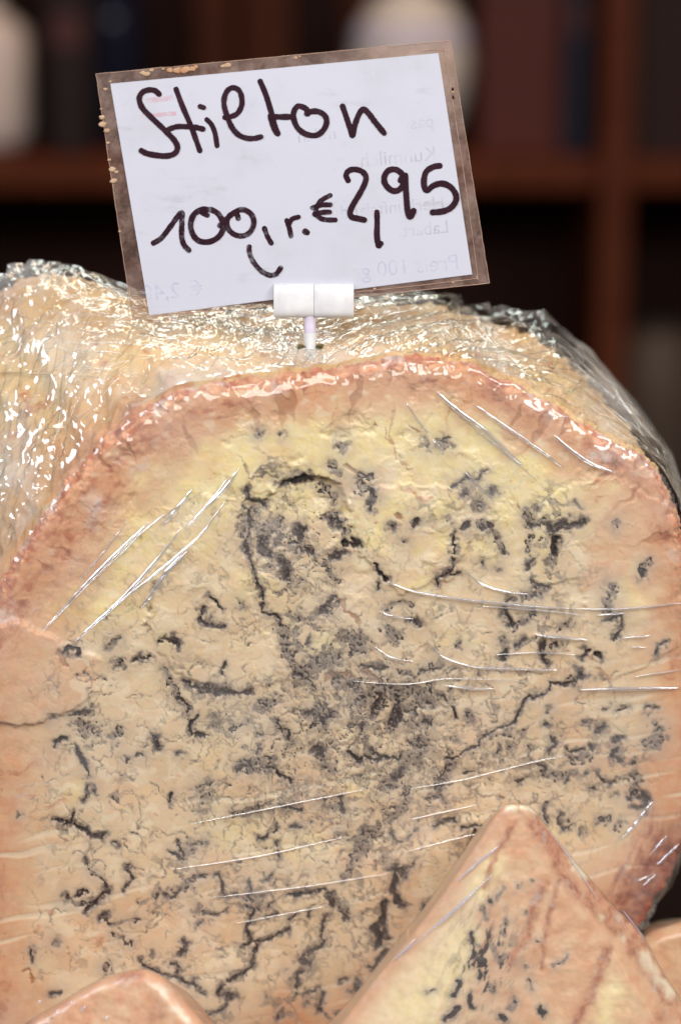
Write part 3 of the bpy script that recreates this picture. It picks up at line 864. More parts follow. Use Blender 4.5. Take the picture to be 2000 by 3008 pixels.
e0 = np.clip(0.75 * sstep(0.07 + 0.25 * leftish, 0.0, ss_all + 0.05 * fbm(pxr / 60, pyr / 60, 121, 3)) + 0.5 * sstep(90, 20, pxr) * sstep(1000, 860, pyr), 0, 1)
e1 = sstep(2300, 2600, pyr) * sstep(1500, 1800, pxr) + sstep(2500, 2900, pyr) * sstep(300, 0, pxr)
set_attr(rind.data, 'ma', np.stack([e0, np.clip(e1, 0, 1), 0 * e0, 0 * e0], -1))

# cling film over the cut face


HF = blur(np.maximum(Hcap, -0.004), 14) + 0.0011
HF += 0.00018 * fbm(GX / 260, GY / 260, 131, 2)
sub = 3
FX, FY, FH, FS = GX[::sub, ::sub], GY[::sub, ::sub], HF[::sub, ::sub], SD[::sub, ::sub]
FH2 = FH + 0.0006 * sstep(110, 10, FS) * fbm(FX / 38, FY / 38, 133, 3) - 0.0016 * sstep(50, -14, FS) - np.clip(-FS, 0, 40) * 1.0e-4
me, sel3 = grid_mesh('cling_film', FACE.at(FX, FY, FH2), FS > -14)
film = link('cling_film', me, M_FILM, wheel)
set_uv2(film.data, 'st', np.stack([FX.ravel()[sel3] / 1000, FY.ravel()[sel3] / 1000, 0 * FX.ravel()[sel3]], -1))


def film_h(x, y):
    i = np.clip(((np.asarray(x) - gx[0]) / STEP).astype(int), 0, len(gx) - 1)
    j = np.clip(((np.asarray(y) - gy[0]) / STEP).astype(int), 0, len(gy) - 1)
    return HF[j, i]


FOLDS = [((0, 1200), 1.96, '''5 1375,345 1270,480 1180,565|3 1310,400 1200,540 1060,690|4 1110,455 1020,570 930,670|2 730,640 600,820 450,990|5 860,650 700,800 540,960 420,1090 250,1270
5 1040,685 900,870 700,1090 560,1220 440,1330|3 1300,520 1150,720 900,940 700,1100 500,1270|5 1050,830 960,930 880,1050 810,1140|3 1090,800 980,920 900,1010|2 1180,460 900,640 700,830 520,1000'''),
         ((1000, 1200), 1.568, '''6 440,-80 530,0 650,90 760,190 840,260|3 300,-30 360,60 410,120|3 420,140 475,205|3 570,290 640,360 710,430|4 620,-20 700,40 880,165 960,220 1020,270|5 980,120 1060,190 1150,250 1255,290
2 500,-20 640,110 800,240 900,330|4 210,790 330,835 520,870 700,890 900,910 1080,917|3 1080,917 1300,915 1568,890|4 890,1035 1000,1050 1130,1060|3 1290,1050 1420,1040|3.5 590,1180 650,1190 800,1195 1000,1200
4 480,1270 600,1285 700,1285|5 1100,1290 1300,1285 1550,1283|2 40,1250 300,1265 500,1240 860,1250|3 560,730 640,800 760,840 860,850|2.5 390,1060 470,1140 600,1185|3 1180,945 1300,935|2.5 180,930 230,950 330,965|2 700,1130 900,1120 1080,1130
2 1350,1230 1450,1215 1560,1200|2 1330,1090 1400,1095|2 640,905 900,925 1100,945|2 150,1090 230,1140 330,1160'''),
         ((1200, 1900), 1.96, '''4 1400,880 1300,1010 1215,1100|3 1550,1130 1420,1250|3 1420,1300 1340,1370|3 1380,1310 1310,1340|2 0,810 300,760 700,660 900,620|2 0,990 200,945 400,900|2 0,1170 300,1090 450,1060|2.5 1480,1080 1380,1190|2 1250,1240 1210,1330'''),
         ((500, 2008), 1.568, '''2 0,850 400,790 800,700|1.8 200,980 600,930 1000,870|1.8 100,640 500,560 900,480|1.5 300,1100 700,1020''')]
for (ox, oy), k, txt in FOLDS:
    for item in txt.replace('\n', '|').split('|'):
        f = item.split()
        pts = [(ox + float(a) / k, oy + float(b) / k) for a, b in (q.split(',') for q in f[1:])]
        c = catmull(pts, 14 * len(pts))
        c[:, 0] += 2.0 * perlin(np.arange(len(c)) * 0.17, np.full(len(c), pts[0][0]), 9)
        hh = blur(film_h(c[:, 0], c[:, 1])[None].repeat(3, 0), 4)[1]
        Pc = FACE.at(c[:, 0], c[:, 1], hh + 0.00005)
        V, Q = [], []
        tube(V, Q, Pc, FN, float(f[0]) * 1.55e-4, 8)
        link('film_fold', quads_mesh('film_fold', np.concatenate(V), np.concatenate(Q)), M_FOLD, film)

keyu = lambda k: int(k / len(KEYS) * NU)
# crinkled wrap over the rind
outset = rimU + (CEN - rimU) / np.linalg.norm(CEN - rimU, axis=1)[:, None] * (-6)
NSF = 220
FP, FR, fs = loft(outset, filmU, -0.0030, NSF, 0.0, 0.0012)
FU, FSs = np.meshgrid(uu, fs)
fc, fsn = np.cos(FU * 2 * np.pi) * 9, np.sin(FU * 2 * np.pi) * 9
wr = 0.0022 * fbm(fc * 1.3 + FSs * 7, fsn * 1.3 + FSs * 8, 111, 4)
calm = 1 - 0.75 * sstep(keyu(12), keyu(13.5), FU * NU) * sstep(keyu(19), keyu(18), FU * NU)
busy = 0.25 + 0.95 * sstep(-0.25, 0.35, fbm(fc * 1.6 + FSs * 4, fsn * 1.6 - FSs * 4, 148, 2))
wq = 0.35 * perlin(fc * 2, fsn * 2 + FSs * 3, 146)
rid = (1 - np.abs(fbm(fc * 2.6 + FSs * 14 + wq, fsn * 2.6 + FSs * 18 - wq, 141, 3)) * 2.2)
rid2 = (1 - np.abs(fbm(fc * 8 + FSs * 46 + wq * 3, fsn * 8 - FSs * 40, 142, 3)) * 2.0)
fenv = np.clip(FSs / 0.07, 0, 1)
FP = FP + FR * ((wr + 0.0009 * sstep(0.25, 0.02, FSs) * fbm(fc * 8, fsn * 8, 145, 3) + (0.0006 * rid + 0.00014 * rid2) * busy) * fenv * calm)[..., None]
FPw = np.concatenate([FP, FP[:, :1]], 1)
me, _ = grid_mesh('cling_film', FPw)
film_top = link('cling_film', me, M_FILM_TOP, wheel)
st = np.stack([np.concatenate([FU, np.ones((NSF, 1))], 1).ravel(), np.concatenate([FSs, FSs[:, :1]], 1).ravel(), np.zeros(NSF * (NU + 1))], -1)
set_uv2(film_top.data, 'st', st)
film_top['label'] = 'crinkled clear plastic wrap over the rind'

# creases in the wrap
pxf, pyf = to_px(FP.reshape(-1, 3))
pxf = pxf.reshape(NSF, NU)
pyf = pyf.reshape(NSF, NU)
ci = np.arange(NU)
V, Q = [], []


def crease(u0, s0, du, ds, r, curve=0.0, lift=0.0002):
    k = 9
    t = np.linspace(0, 1, k)
    u = u0 + du * t + curve * np.sin(np.pi * t)
    sg = np.clip(s0 + ds * t, 0.01, 0.99)
    iu = np.round(u).astype(int) % NU
    js = sg * (NSF - 1)
    j0 = np.floor(js).astype(int)
    fr = (js - j0)[:, None]
    j1 = np.minimum(j0 + 1, NSF - 1)
    uf = (u - np.floor(u))[:, None]
    i0 = np.floor(u).astype(int) % NU
    i1 = (i0 + 1) % NU
    pos = (FP[j0, i0] * (1 - uf) + FP[j0, i1] * uf) * (1 - fr) + (FP[j1, i0] * (1 - uf) + FP[j1, i1] * uf) * fr
    # iron out the crinkle a little so that the crease stays a clean line
    pos = 0.35 * pos + 0.65 * (pos[0] * (1 - t[:, None]) + pos[-1] * t[:, None])
    tube(V, Q, pos + FR[0, iu] * lift, FR[0, iu], r, 5)


for _ in range(230):    # gathered pleats running back from the rim, by the sign's pin
    u0 = random.uniform(keyu(8.3), keyu(12.2))
    ln = random.uniform(0.10, 0.38)
    crease(u0, random.uniform(0.03, 0.45), random.uniform(-12, -3), ln, random.uniform(0.6e-4, 1.5e-4), random.uniform(-2, 2))
for _ in range(300):    # short wrinkles everywhere
    u0 = random.uniform(keyu(4), keyu(17.5))
    a = random.uniform(0, math.pi)
    ln = random.uniform(0.03, 0.12)
    crease(u0, random.uniform(0.06, 0.92), math.cos(a) * ln * 190, math.sin(a) * ln, random.uniform(0.5e-4, 1.3e-4), random.uniform(-3, 3))
for _ in range(150):     # long slanting ones
    u0 = random.uniform(keyu(5), keyu(16))
    crease(u0, random.uniform(0.08, 0.7), random.choice((-1, 1)) * random.uniform(15, 70), random.uniform(0.1, 0.45), random.uniform(0.8e-4, 2.4e-4), random.uniform(-12, 12))
for _ in range(60):     # pulled tight toward the lower right
    u0 = random.uniform(keyu(12.5), keyu(16.5))
    crease(u0, random.uniform(0.05, 0.8), random.uniform(20, 50), random.uniform(-0.1, 0.12), random.uniform(0.6e-4, 1.4e-4), random.uniform(-4, 4))
for _ in range(26):     # broad milky folds
    u0 = random.uniform(keyu(4.5), keyu(13))
    crease(u0, random.uniform(0.08, 0.4), random.choice((-1, 1, 1)) * random.uniform(10, 45), random.uniform(0.25, 0.55), random.uniform(2.0e-4, 3.4e-4), random.uniform(-16, 16), 0.0)
cr = link('film_creases', quads_mesh('film_creases', np.concatenate(V), np.concatenate(Q)), M_FOLD2, film_top)
cr['kind'] = 'stuff'

# wheel reaches down to the counter
Z0 = float(min(PB[..., 2].min(), Pface[..., 2].min())) + 0.001
tag(wheel, 'large cut half wheel of blue cheese wrapped in clear film under the price sign', 'cheese')

# ------------------------------------------------------------------ price sign
d2 = (pxf - 912) ** 2 + (pyf - 1022) ** 2 + (1e7 * (FSs > 0.75))
PIN = FP.reshape(-1, 3)[np.argmin(d2)]
SN = np.array([0.03, -math.cos(math.radians(9)), math.sin(math.radians(9))])
SIGN = Plane(PIN, SN)
SN = SIGN.n
sign = empty('price_sign', PIN.tolist())


def slab(name, corners, h0, h1, mat, parent, sub=0):
    a = SIGN.at(np.array([c[0] for c in corners]), np.array([c[1] for c in corners]), h0)
    b = SIGN.at(np.array([c[0] for c in corners]), np.array([c[1] for c in corners]), h1)
    bm = bmesh.new()
    va = [bm.verts.new(p.tolist()) for p in a]
    vb = [bm.verts.new(p.tolist()) for p in b]
    n = len(corners)
    bm.faces.new(vb)
    bm.faces.new(list(reversed(va)))
    for i in range(n):
        bm.faces.new((va[i], va[(i + 1) % n], vb[(i + 1) % n], vb[i]))
    bmesh.ops.recalc_face_normals(bm, faces=bm.faces[:])
    return bm_obj(name, bm, mat, parent)


def laminate_mat():
    t = MT('laminate_plastic')
    geo = t.n('TexCoord').outputs['Object']
    n = t.noise(geo, 160, 5, 0.65)
    n2 = t.noise(geo, 900, 2)
    tr = t.n('BsdfTransparent', Color=(0.90, 0.86, 0.82, 1))
    df = t.n('BsdfDiffuse', Color=t.mix(t.ramp(n, 0.35, 0.7), (0.42, 0.25, 0.20), (0.56, 0.40, 0.34)))
    m1 = t.n('MixShader')
    t.t.links.new(t.math('ADD', t.math('MULTIPLY', t.ramp(n, 0.3, 0.75), 0.16), t.math('MULTIPLY', n2, 0.16)), m1.inputs[0])
    t.t.links.new(tr.outputs[0], m1.inputs[1])
    t.t.links.new(df.outputs[0], m1.inputs[2])
    gl = t.n('BsdfGlossy', Color=(1, 1, 1, 1), Roughness=0.15)
    m2 = t.n('MixShader')
    m2.inputs[0].default_value = 0.06
    t.t.links.new(m1.outputs[0], m2.inputs[1])
    t.t.links.new(gl.outputs[0], m2.inputs[2])
    return t.done(m2.outputs[0])


def paper_mat():
    t = MT('sign_paper')
    geo = t.n('TexCoord').outputs['Object']
    col = t.mix(t.ramp(t.noise(geo, 30, 4, 0.6), 0.45, 0.75), (0.455, 0.462, 0.515), (0.40, 0.398, 0.43))
    col = t.mix(t.math('MULTIPLY', t.ramp(t.noise(t.scalevec(geo, (1, 1, 3)), 70, 5, 0.7), 0.56, 0.75), 0.35), col, (0.30, 0.275, 0.30))
    col = t.mix(t.math('MULTIPLY', t.ramp(t.noise(geo, 900, 2), 0.68, 0.78), 0.5), col, (0.52, 0.53, 0.60))
    p = t.n('BsdfPrincipled', Roughness=0.55)
    t.t.links.new(col, p.inputs['Base Color'])
    p.inputs['Specular IOR Level'].default_value = 0.25
    return t.done(p.outputs[0])


M_LAM = laminate_mat()
M_LAMEDGE = plain('laminate_cut_edge', (0.40, 0.27, 0.20), (0.28, 0.17, 0.12), 0.4, 300)
LAM = [(283, 217), (1322, 119), (1437, 832), (390, 938)]
PAP = [(325, 246), (1287, 156), (1386, 806), (440, 926)]
lam = slab('laminate', list(reversed(LAM)), -0.00025, 0.0, M_LAM, sign)
paper = slab('paper', list(reversed(PAP)), 0.0001, 0.00022, paper_mat(), sign)
for ring, rad, mat, h in ((LAM, 1.3e-4, M_LAMEDGE, -0.0001),):
    V2, Q2 = [], []
    for a, b in zip(ring, ring[1:] + ring[:1]):
        t = np.linspace(0, 1, 40)[:, None]
        c = np.array(a) * (1 - t) + np.array(b) * t
        c = c + 1.2 * np.stack([perlin(c[:, 0] / 12, c[:, 1] / 12, 7), perlin(c[:, 0] / 12, c[:, 1] / 12, 8)], -1)
        tube(V2, Q2, SIGN.at(c[:, 0], c[:, 1], h), SN, rad, 5, False)
    link('laminate_edge', quads_mesh('laminate_edge', np.concatenate(V2), np.concatenate(Q2)), mat, lam)
# seam of the pouch round the paper
SEAM = [(1240, 150), (1288, 146), (1301, 152), (1308, 170), (1360, 500), (1400, 795), (1398, 812), (1385, 820), (1200, 842), (1045, 858)]
c = catmull(SEAM, 160)
V2, Q2 = [], []
tube(V2, Q2, SIGN.at(c[:, 0], c[:, 1], 0.00003), SN, 1.2e-4, 5, False)
link('pouch_seam', quads_mesh('pouch_seam', np.concatenate(V2), np.concatenate(Q2)), M_LAMEDGE, lam)


def ink_mat(name, worn):
    t = MT(name)
    geo = t.n('TexCoord').outputs['Object']
    n = t.noise(geo, 260, 4, 0.65)
    col = t.mix(t.ramp(n, 0.45, 0.8), (0.018, 0.003, 0.009), (0.036, 0.011, 0.019))
    p = t.n('BsdfPrincipled', Roughness=0.5)
    p.inputs['Specular IOR Level'].default_value = 0.1
    t.t.links.new(col, p.inputs['Base Color'])
    if worn > 0:
        tr = t.n('BsdfTransparent')
        m = t.n('MixShader')
        t.t.links.new(t.math('MULTIPLY', t.ramp(t.noise(geo, 420, 4, 0.7), 0.5 - 0.12 * worn, 0.72), worn, True), m.inputs[0])
        t.t.links.new(p.outputs[0], m.inputs[1])
        t.t.links.new(tr.outputs[0], m.inputs[2])
        return t.done(m.outputs[0])
    return t.done(p.outputs[0])


INK = ink_mat('marker_ink', 0.16)
INK_W = ink_mat('worn_marker_ink', 0.55)
INK_F = ink_mat('smudged_marker_ink', 0.65)
A8 = ((350, 200), 2.4123)
A7 = ((1000, 180), 3.37)
GLYPHS = [
    ('letter', A8, INK, 17, '285,185 255,160 215,155 170,170 145,215 165,280 230,350 330,445 395,515 415,565 395,605 340,622 270,618 200,605 160,585'),
    ('letter', A8, INK, 16, '405,150 450,270 510,410 550,520 573,585;350,435 410,415 480,415 545,420 595,432'),
    ('letter', A8, INK, 15, '622,365 655,400 680,460 695,550;575,272 600,280'),
    ('letter', A8, INK, 16, '750,350 790,345 840,320 870,260 865,190 840,150 800,140 765,165 745,220 748,280 770,350 800,420 850,475 910,497 960,497 1005,487'),
    ('letter', A8, INK, 17, '1000,95 1040,190 1080,320 1100,400 1125,465;1072,340 1095,420 1120,462;1075,345 1140,345 1230,345'),
    ('letter', A8, INK, 17, '1335,325 1325,290 1270,270 1238,310 1240,370 1270,430 1330,470 1400,475 1450,435 1470,380 1455,335 1410,308 1360,308 1330,322'),
    ('letter', A7, INK, 17, '20,445 60,560 100,680 120,735 140,640 180,530 225,475 280,520 340,600 430,710'),
    ('digit', A8, INK_W, 16, '245,1240 300,1205 360,1130 410,1060 445,1025 446,1100 445,1190 460,1250 495,1290'),
    ('digit', A8, INK_W, 17, '625,1042 590,1020 640,1002 700,1030 735,1090 735,1150 700,1200 640,1230 570,1225 525,1180 508,1110 530,1040 580,1005 620,1000'),
    ('digit', A8, INK_W, 16, '845,1065 830,1030 790,1040 765,1085 775,1140 820,1180 880,1188 930,1160 955,1100 940,1040 890,1005 840,1010 770,1060 715,1115'),
    ('letter', A8, INK_F, 15, '1030,1135 1050,1190 1078,1240;922,1265 925,1310 950,1370 1000,1430 1060,1465 1110,1460 1145,1415'),
    ('letter', A8, INK_W, 15, '1188,1080 1205,1130 1218,1190;1200,1110 1225,1070 1270,1055'),
    ('full_stop', A8, INK_W, 19, '1318,1158 1330,1164'),
    ('euro_sign', A8, INK_F, 15, '1495,902 1430,940 1395,1000 1400,1045 1450,1072 1530,1076;1370,990 1430,970 1495,968;1385,1035 1440,1022 1490,1020'),
    ('digit', A7, INK, 17, '75,1180 55,1130 80,1085 140,1070 210,1090 250,1140 240,1210 190,1310 130,1410 95,1490 110,1540 170,1555 235,1570'),
    ('comma', A7, INK, 17, '360,1495 362,1600 360,1720 374,1822 398,1805'),
    ('digit', A7, INK, 18, '592,1180 612,1130 580,1090 530,1070 470,1085 432,1150 445,1220 500,1275 560,1280 610,1240 632,1170 636,1130;640,1130 645,1250 655,1400 665,1490 690,1540 722,1480'),
    ('digit', A7, INK, 18, '980,1035 920,1045 850,1090 825,1170 830,1250 860,1275 920,1230 1000,1210 1080,1240 1135,1310 1140,1380 1090,1450 1010,1485 910,1495')]
lift = 0.00030
for name, ((ox, oy), k), mat, wd, txt in GLYPHS:
    Vg, Qg = [], []
    base = 0
    for strk_i, stroke in enumerate(txt.split(';')):
        pts = [(ox + float(a) / k, oy + float(b) / k) for a, b in (q.split(',') for q in stroke.split())]
        c = catmull(pts, 10 * len(pts))
        T = np.gradient(c, axis=0)
        T /= np.linalg.norm(T, axis=1)[:, None] + 1e-9
        # round ends
        e = wd / 2 * np.array([0.95, 0.75, 0.4])
        head = c[0] - T[0] * e[:, None]
        tail = c[-1] + T[-1] * e[::-1][:, None]
        hw = np.concatenate([wd / 2 * np.sqrt(1 - np.array([0.95, 0.75, 0.4]) ** 2), np.full(len(c), wd / 2), wd / 2 * np.sqrt(1 - np.array([0.4, 0.75, 0.95]) ** 2)])
        c = np.concatenate([head, c, tail])
        T = np.concatenate([np.repeat(T[:1], 3, 0), T, np.repeat(T[-1:], 3, 0)])
        hw = hw * (1 + 0.10 * perlin(np.arange(len(c)) * 0.21, np.full(len(c), pts[0][0] * 0.37), 5)) + 0.5 * perlin(np.arange(len(c)) * 0.9, np.full(len(c), pts[0][1] * 0.37), 6)
        nrm = np.stack([-T[:, 1], T[:, 0]], -1)
        L = c + nrm * hw[:, None]
        Rr = c - nrm * hw[:, None]
        hz = lift + np.arange(len(c)) * 1.2e-6 + strk_i * 0.00008
        a = np.stack([SIGN.at(L[:, 0], L[:, 1], hz), SIGN.at(Rr[:, 0], Rr[:, 1], hz)], 1).reshape(-1, 3)
        i = np.arange(len(c) - 1)[:, None] * 2
        Qg.append(np.concatenate([i, i + 1, i + 3, i + 2], 1) + base)
        Vg.append(a)
        base += len(a)
    link(name, quads_mesh(name, np.concatenate(Vg), np.concatenate(Qg)), mat, paper, False)

# print on the back of the card showing through, mirrored


def ghost_mat(name, col, a):
    t = MT(name)
    geo = t.n('TexCoord').outputs['Object']
    p = t.n('BsdfDiffuse', Color=(*col, 1))
    tr = t.n('BsdfTransparent')
    m = t.n('MixShader')
    t.t.links.new(t.math('MULTIPLY', t.ramp(t.noise(geo, 200, 3), 0.3, 0.7), a), m.inputs[0])
    t.t.links.new(tr.outputs[0], m.inputs[1])
    t.t.links.new(p.outputs[0], m.inputs[2])
    return t.done(m.outputs[0])


G_GREY = ghost_mat('show_through_grey', (0.28, 0.25, 0.30), 0.20)
G_BLUE = ghost_mat('show_through_blue', (0.33, 0.37, 0.60), 0.20)
G_RED = ghost_mat('show_through_red', (0.75, 0.35, 0.38), 0.22)
SLOPE = math.atan2(-98.0, 1039.0)
ex = SIGN.at(np.array(1100.0), np.array(500.0 + 100 * math.tan(SLOPE))) - SIGN.at(np.array(1000.0), np.array(500.0))
ex /= np.linalg.norm(ex)
ey = np.cross(SN, ex)
for txt, px, py, size, mat in (('Kuhmilch', 1283, 470, 44, G_GREY), ('past.', 1275, 373, 40, G_GREY), ('milch', 990, 408, 40, G_GREY), ('Herkunftsland', 1307, 612, 40, G_GREY),
                               ('Labart:', 1320, 683, 40, G_GREY), ('Preis 100 gr', 1350, 790, 48, G_BLUE), ('\u20ac 2,40', 598, 868, 50, G_BLUE)):
    cu = bpy.data.curves.new('show_through', 'FONT')
    cu.body = txt
    cu.size = size * 1.35e-4
    to = bpy.data.objects.new('show_through', cu)
    COL.objects.link(to)
    dg = bpy.context.evaluated_depsgraph_get()
    me = bpy.data.meshes.new_from_object(to.evaluated_get(dg))
    bpy.data.objects.remove(to)
    n = len(me.vertices)
    co = np.zeros(n * 3, np.float32)
    me.vertices.foreach_get('co', co)
    co = co.reshape(-1, 3)
    o0 = SIGN.at(np.array(float(px)), np.array(float(py)), 0.00025)
    W = o0 - ex * co[:, :1] + ey * co[:, 1:2]
    me.vertices.foreach_set('co', W.astype(np.float32).ravel())
    me.materials.clear()
    link('show_through_print', me, mat, paper, False)
for (x0, y0, x1, y1) in ((432, 285, 512, 300), (415, 333, 520, 345)):
    slab('show_through_print', [(x0, y1 + 4), (x1, y1 - 6), (x1 - 4, y0 - 6), (x0 - 4, y0 + 4)], 0.00023, 0.00025, G_RED, paper)

# crumbs stuck to the border of the card
M_CRUMB = plain('dried_cheese_crumb', (0.36, 0.235, 0.14), (0.46, 0.33, 0.21), 0.7, 700, 0.0002)
M_CRUMB_O = plain('dried_orange_crumb', (0.38, 0.17, 0.085), (0.42, 0.26, 0.15), 0.7, 500, 0.0002)
CR = [(300, 345, 12), (303, 365, 15), (315, 384, 12), (318, 420, 7), (322, 470, 7), (331, 498, 14), (334, 532, 14), (343, 505, 8), (298, 320, 5), (420, 214, 12), (432, 218, 14), (446, 206, 9), (500, 207, 14), (522, 208, 18), (545, 206, 20),
      (566, 203, 13), (575, 197, 10), (655, 194, 9), (668, 192, 14), (868, 170, 8), (880, 166, 5), (310, 262, 8), (325, 240, 6), (480, 203, 6), (352, 680, 5), (1330, 270, 6), (1100, 848, 6), (1330, 830, 5)]
for x, y, r in CR:
    bm = bmesh.new()
    bmesh.ops.create_icosphere(bm, subdivisions=2, radius=1.0)
    p0 = SIGN.at(np.array(float(x)), np.array(float(y)), 0.0001)
    sd = random.uniform(0, 50)
    for v in bm.verts:
        q = np.array(v.co)
        kx = 1 + 0.45 * float(perlin(np.array(q[0] * 1.7 + sd), np.array(q[1] * 1.7 + q[2]), 3))
        v.co = Vector((p0 + (ex * q[0] * 1.25 + ey * q[1] * 0.85) * r * 1e-4 * kx * 0.62 + SN * q[2] * 1.4e-4).tolist())
    bm_obj('crumb', bm, M_CRUMB_O if 490 < x < 580 else M_CRUMB, lam, True)
for x, y in ((1329, 262), (1330, 286)):
    bm = bmesh.new()
    bmesh.ops.create_icosphere(bm, subdivisions=1, radius=1.0)
    p0 = SIGN.at(np.array(float(x)), np.array(float(y)), 0.00008)
    for v in bm.verts:
        q = np.array(v.co)
        v.co = Vector((p0 + (ex * q[0] * 4 + ey * q[1] * 7) * 1e-4 + SN * q[2] * 1e-4).tolist())
    bm_obj('speck', bm, INK, lam, True)


# white plastic clip and pin
def plastic():
    t = MT('white_plastic')
    p = t.n('BsdfPrincipled', Roughness=0.4)
    geo = t.n('TexCoord').outputs['Object']
    t.t.links.new(t.mix(t.ramp(t.noise(geo, 200, 3), 0.4, 0.7), (0.64, 0.64, 0.63), (0.58, 0.57, 0.57)), p.inputs['Base Color'])
    p.inputs['Subsurface Weight'].default_value = 0.25
    p.inputs['Subsurface Radius'].default_value = (1, 0.9, 0.9)
    p.inputs['Subsurface Scale'].default_value = 0.002
    return t.done(p.outputs[0])


M_PLAST = plastic()
M_PIN = plain('lilac_tinted_plastic', (0.52, 0.46, 0.54), (0.46, 0.39, 0.47), 0.35, 200)
holder = link('sign_holder', bpy.data.meshes.new('sign_holder_hinge'), None, sign, False)
hx = np.array([1.0, 0.0, 0.0])
hy = np.cross(SN, hx)
hc = SIGN.at(np.array(921.0), np.array(883.0), 0.0)
sc_s = 1e-4 * float(np.linalg.norm(SIGN.at(np.array(1000.0), np.array(883.0)) - SIGN.at(np.array(900.0), np.array(883.0)))) / 0.01


def half_clip(x0, x1):
    """split tube, open at the top where the card slides in"""
    bm = bmesh.new()
    prof = []
    Hh, D = 50 * sc_s, 26 * sc_s
    for a in np.linspace(0, 2 * math.pi, 40, endpoint=False):
        ca, sa = math.cos(a), math.sin(a)
        prof.append((abs(ca) ** 0.75 * math.copysign(1, ca) * D, abs(sa) ** 0.55 * math.copysign(1, sa) * Hh))
    xs = [x0, x0 + 2 * sc_s, x1 - 2 * sc_s, x1]
    sc = [0.95, 1.0, 1.0, 0.97]
    rings = []
    for x, s_ in zip(xs, sc):
        rings.append([bm.verts.new((hc + hx * x + SN * d * s_ + hy * h * s_).tolist()) for d, h in prof])
    for a, b in zip(rings[:-1], rings[1:]):
        for k in range(40):
            bm.faces.new((a[k], a[(k + 1) % 40], b[(k + 1) % 40], b[k]))
    bm.faces.new(rings[0])
    bm.faces.new(list(reversed(rings[-1])))
    bmesh.ops.recalc_face_normals(bm, faces=bm.faces[:])
    return bm


bpy.data.objects.remove(holder)
clip = bm_obj('clip', half_clip(-117 * sc_s, 1.0 * sc_s), M_PLAST, sign, True)
bm_obj('clip_jaw', half_clip(1.8 * sc_s, 117 * sc_s), M_PLAST, clip, True)
for o in (clip, clip.children[0]):
    for p in o.data.polygons:
        if len(p.vertices) > 4:
            p.use_smooth = False
V2, Q2 = [], []
a = SIGN.at(np.array(910.0), np.array(925.0), 0.0)
b = SIGN.at(np.array(911.0), np.array(975.0), 0.0)
down = (b - a) / np.linalg.norm(b - a)
prof = [(0, 15), (12, 16), (44, 17), (46, 19), (50, 18.5), (90, 15), (200, 12), (330, 2)]
ringsP = []
for dd, r in prof:
    ang2 = np.linspace(0, 2 * np.pi, 24)
    ringsP.append(a + down * dd * 1.05e-4 + (hx[None] * np.cos(ang2)[:, None] + SN[None] * np.sin(ang2)[:, None]) * r * 1.05e-4)
me, _ = grid_mesh('pin', np.stack(ringsP))
pin = link('pin', me, M_PIN, sign)
pin.data.materials.append(M_PLAST)
nf = len(pin.data.polygons) // (len(prof) - 1)
for i, p in enumerate(pin.data.polygons):
    if i // nf >= 4:
        p.material_index = 1
tag(sign, 'handwritten laminated price card reading Stilton on a white plastic pick', 'price sign')

# mould around the pin hole
M_MOULD = plain('green_mould', (0.075, 0.07, 0.025), (0.15, 0.12, 0.05), 0.8, 900, 0.0003)
bm = bmesh.new()
for k in range(34):
    a = math.pi * (0.95 + 1.15 * k / 33)
    pp = PIN + RGT * math.cos(a) * 0.0032 + FWD * (-0.0012 - math.sin(a) * 0.0028) + np.array([0, 0, 1]) * (0.0004 + 0.0004 * random.random())
    mtx = __import__('mathutils').Matrix.Translation(Vector(pp.tolist()))
    r0 = random.uniform(0.0003, 0.0008)
    res = bmesh.ops.create_icosphere(bm, subdivisions=1, radius=r0, matrix=mtx)
    for v in res['verts']:
        v.co += Vector([random.uniform(-1, 1) * r0 * 0.35 for _ in range(3)])
mo = bm_obj('mould_patch', bm, M_MOULD, wheel, True)

# ------------------------------------------------------------------ wedges in front


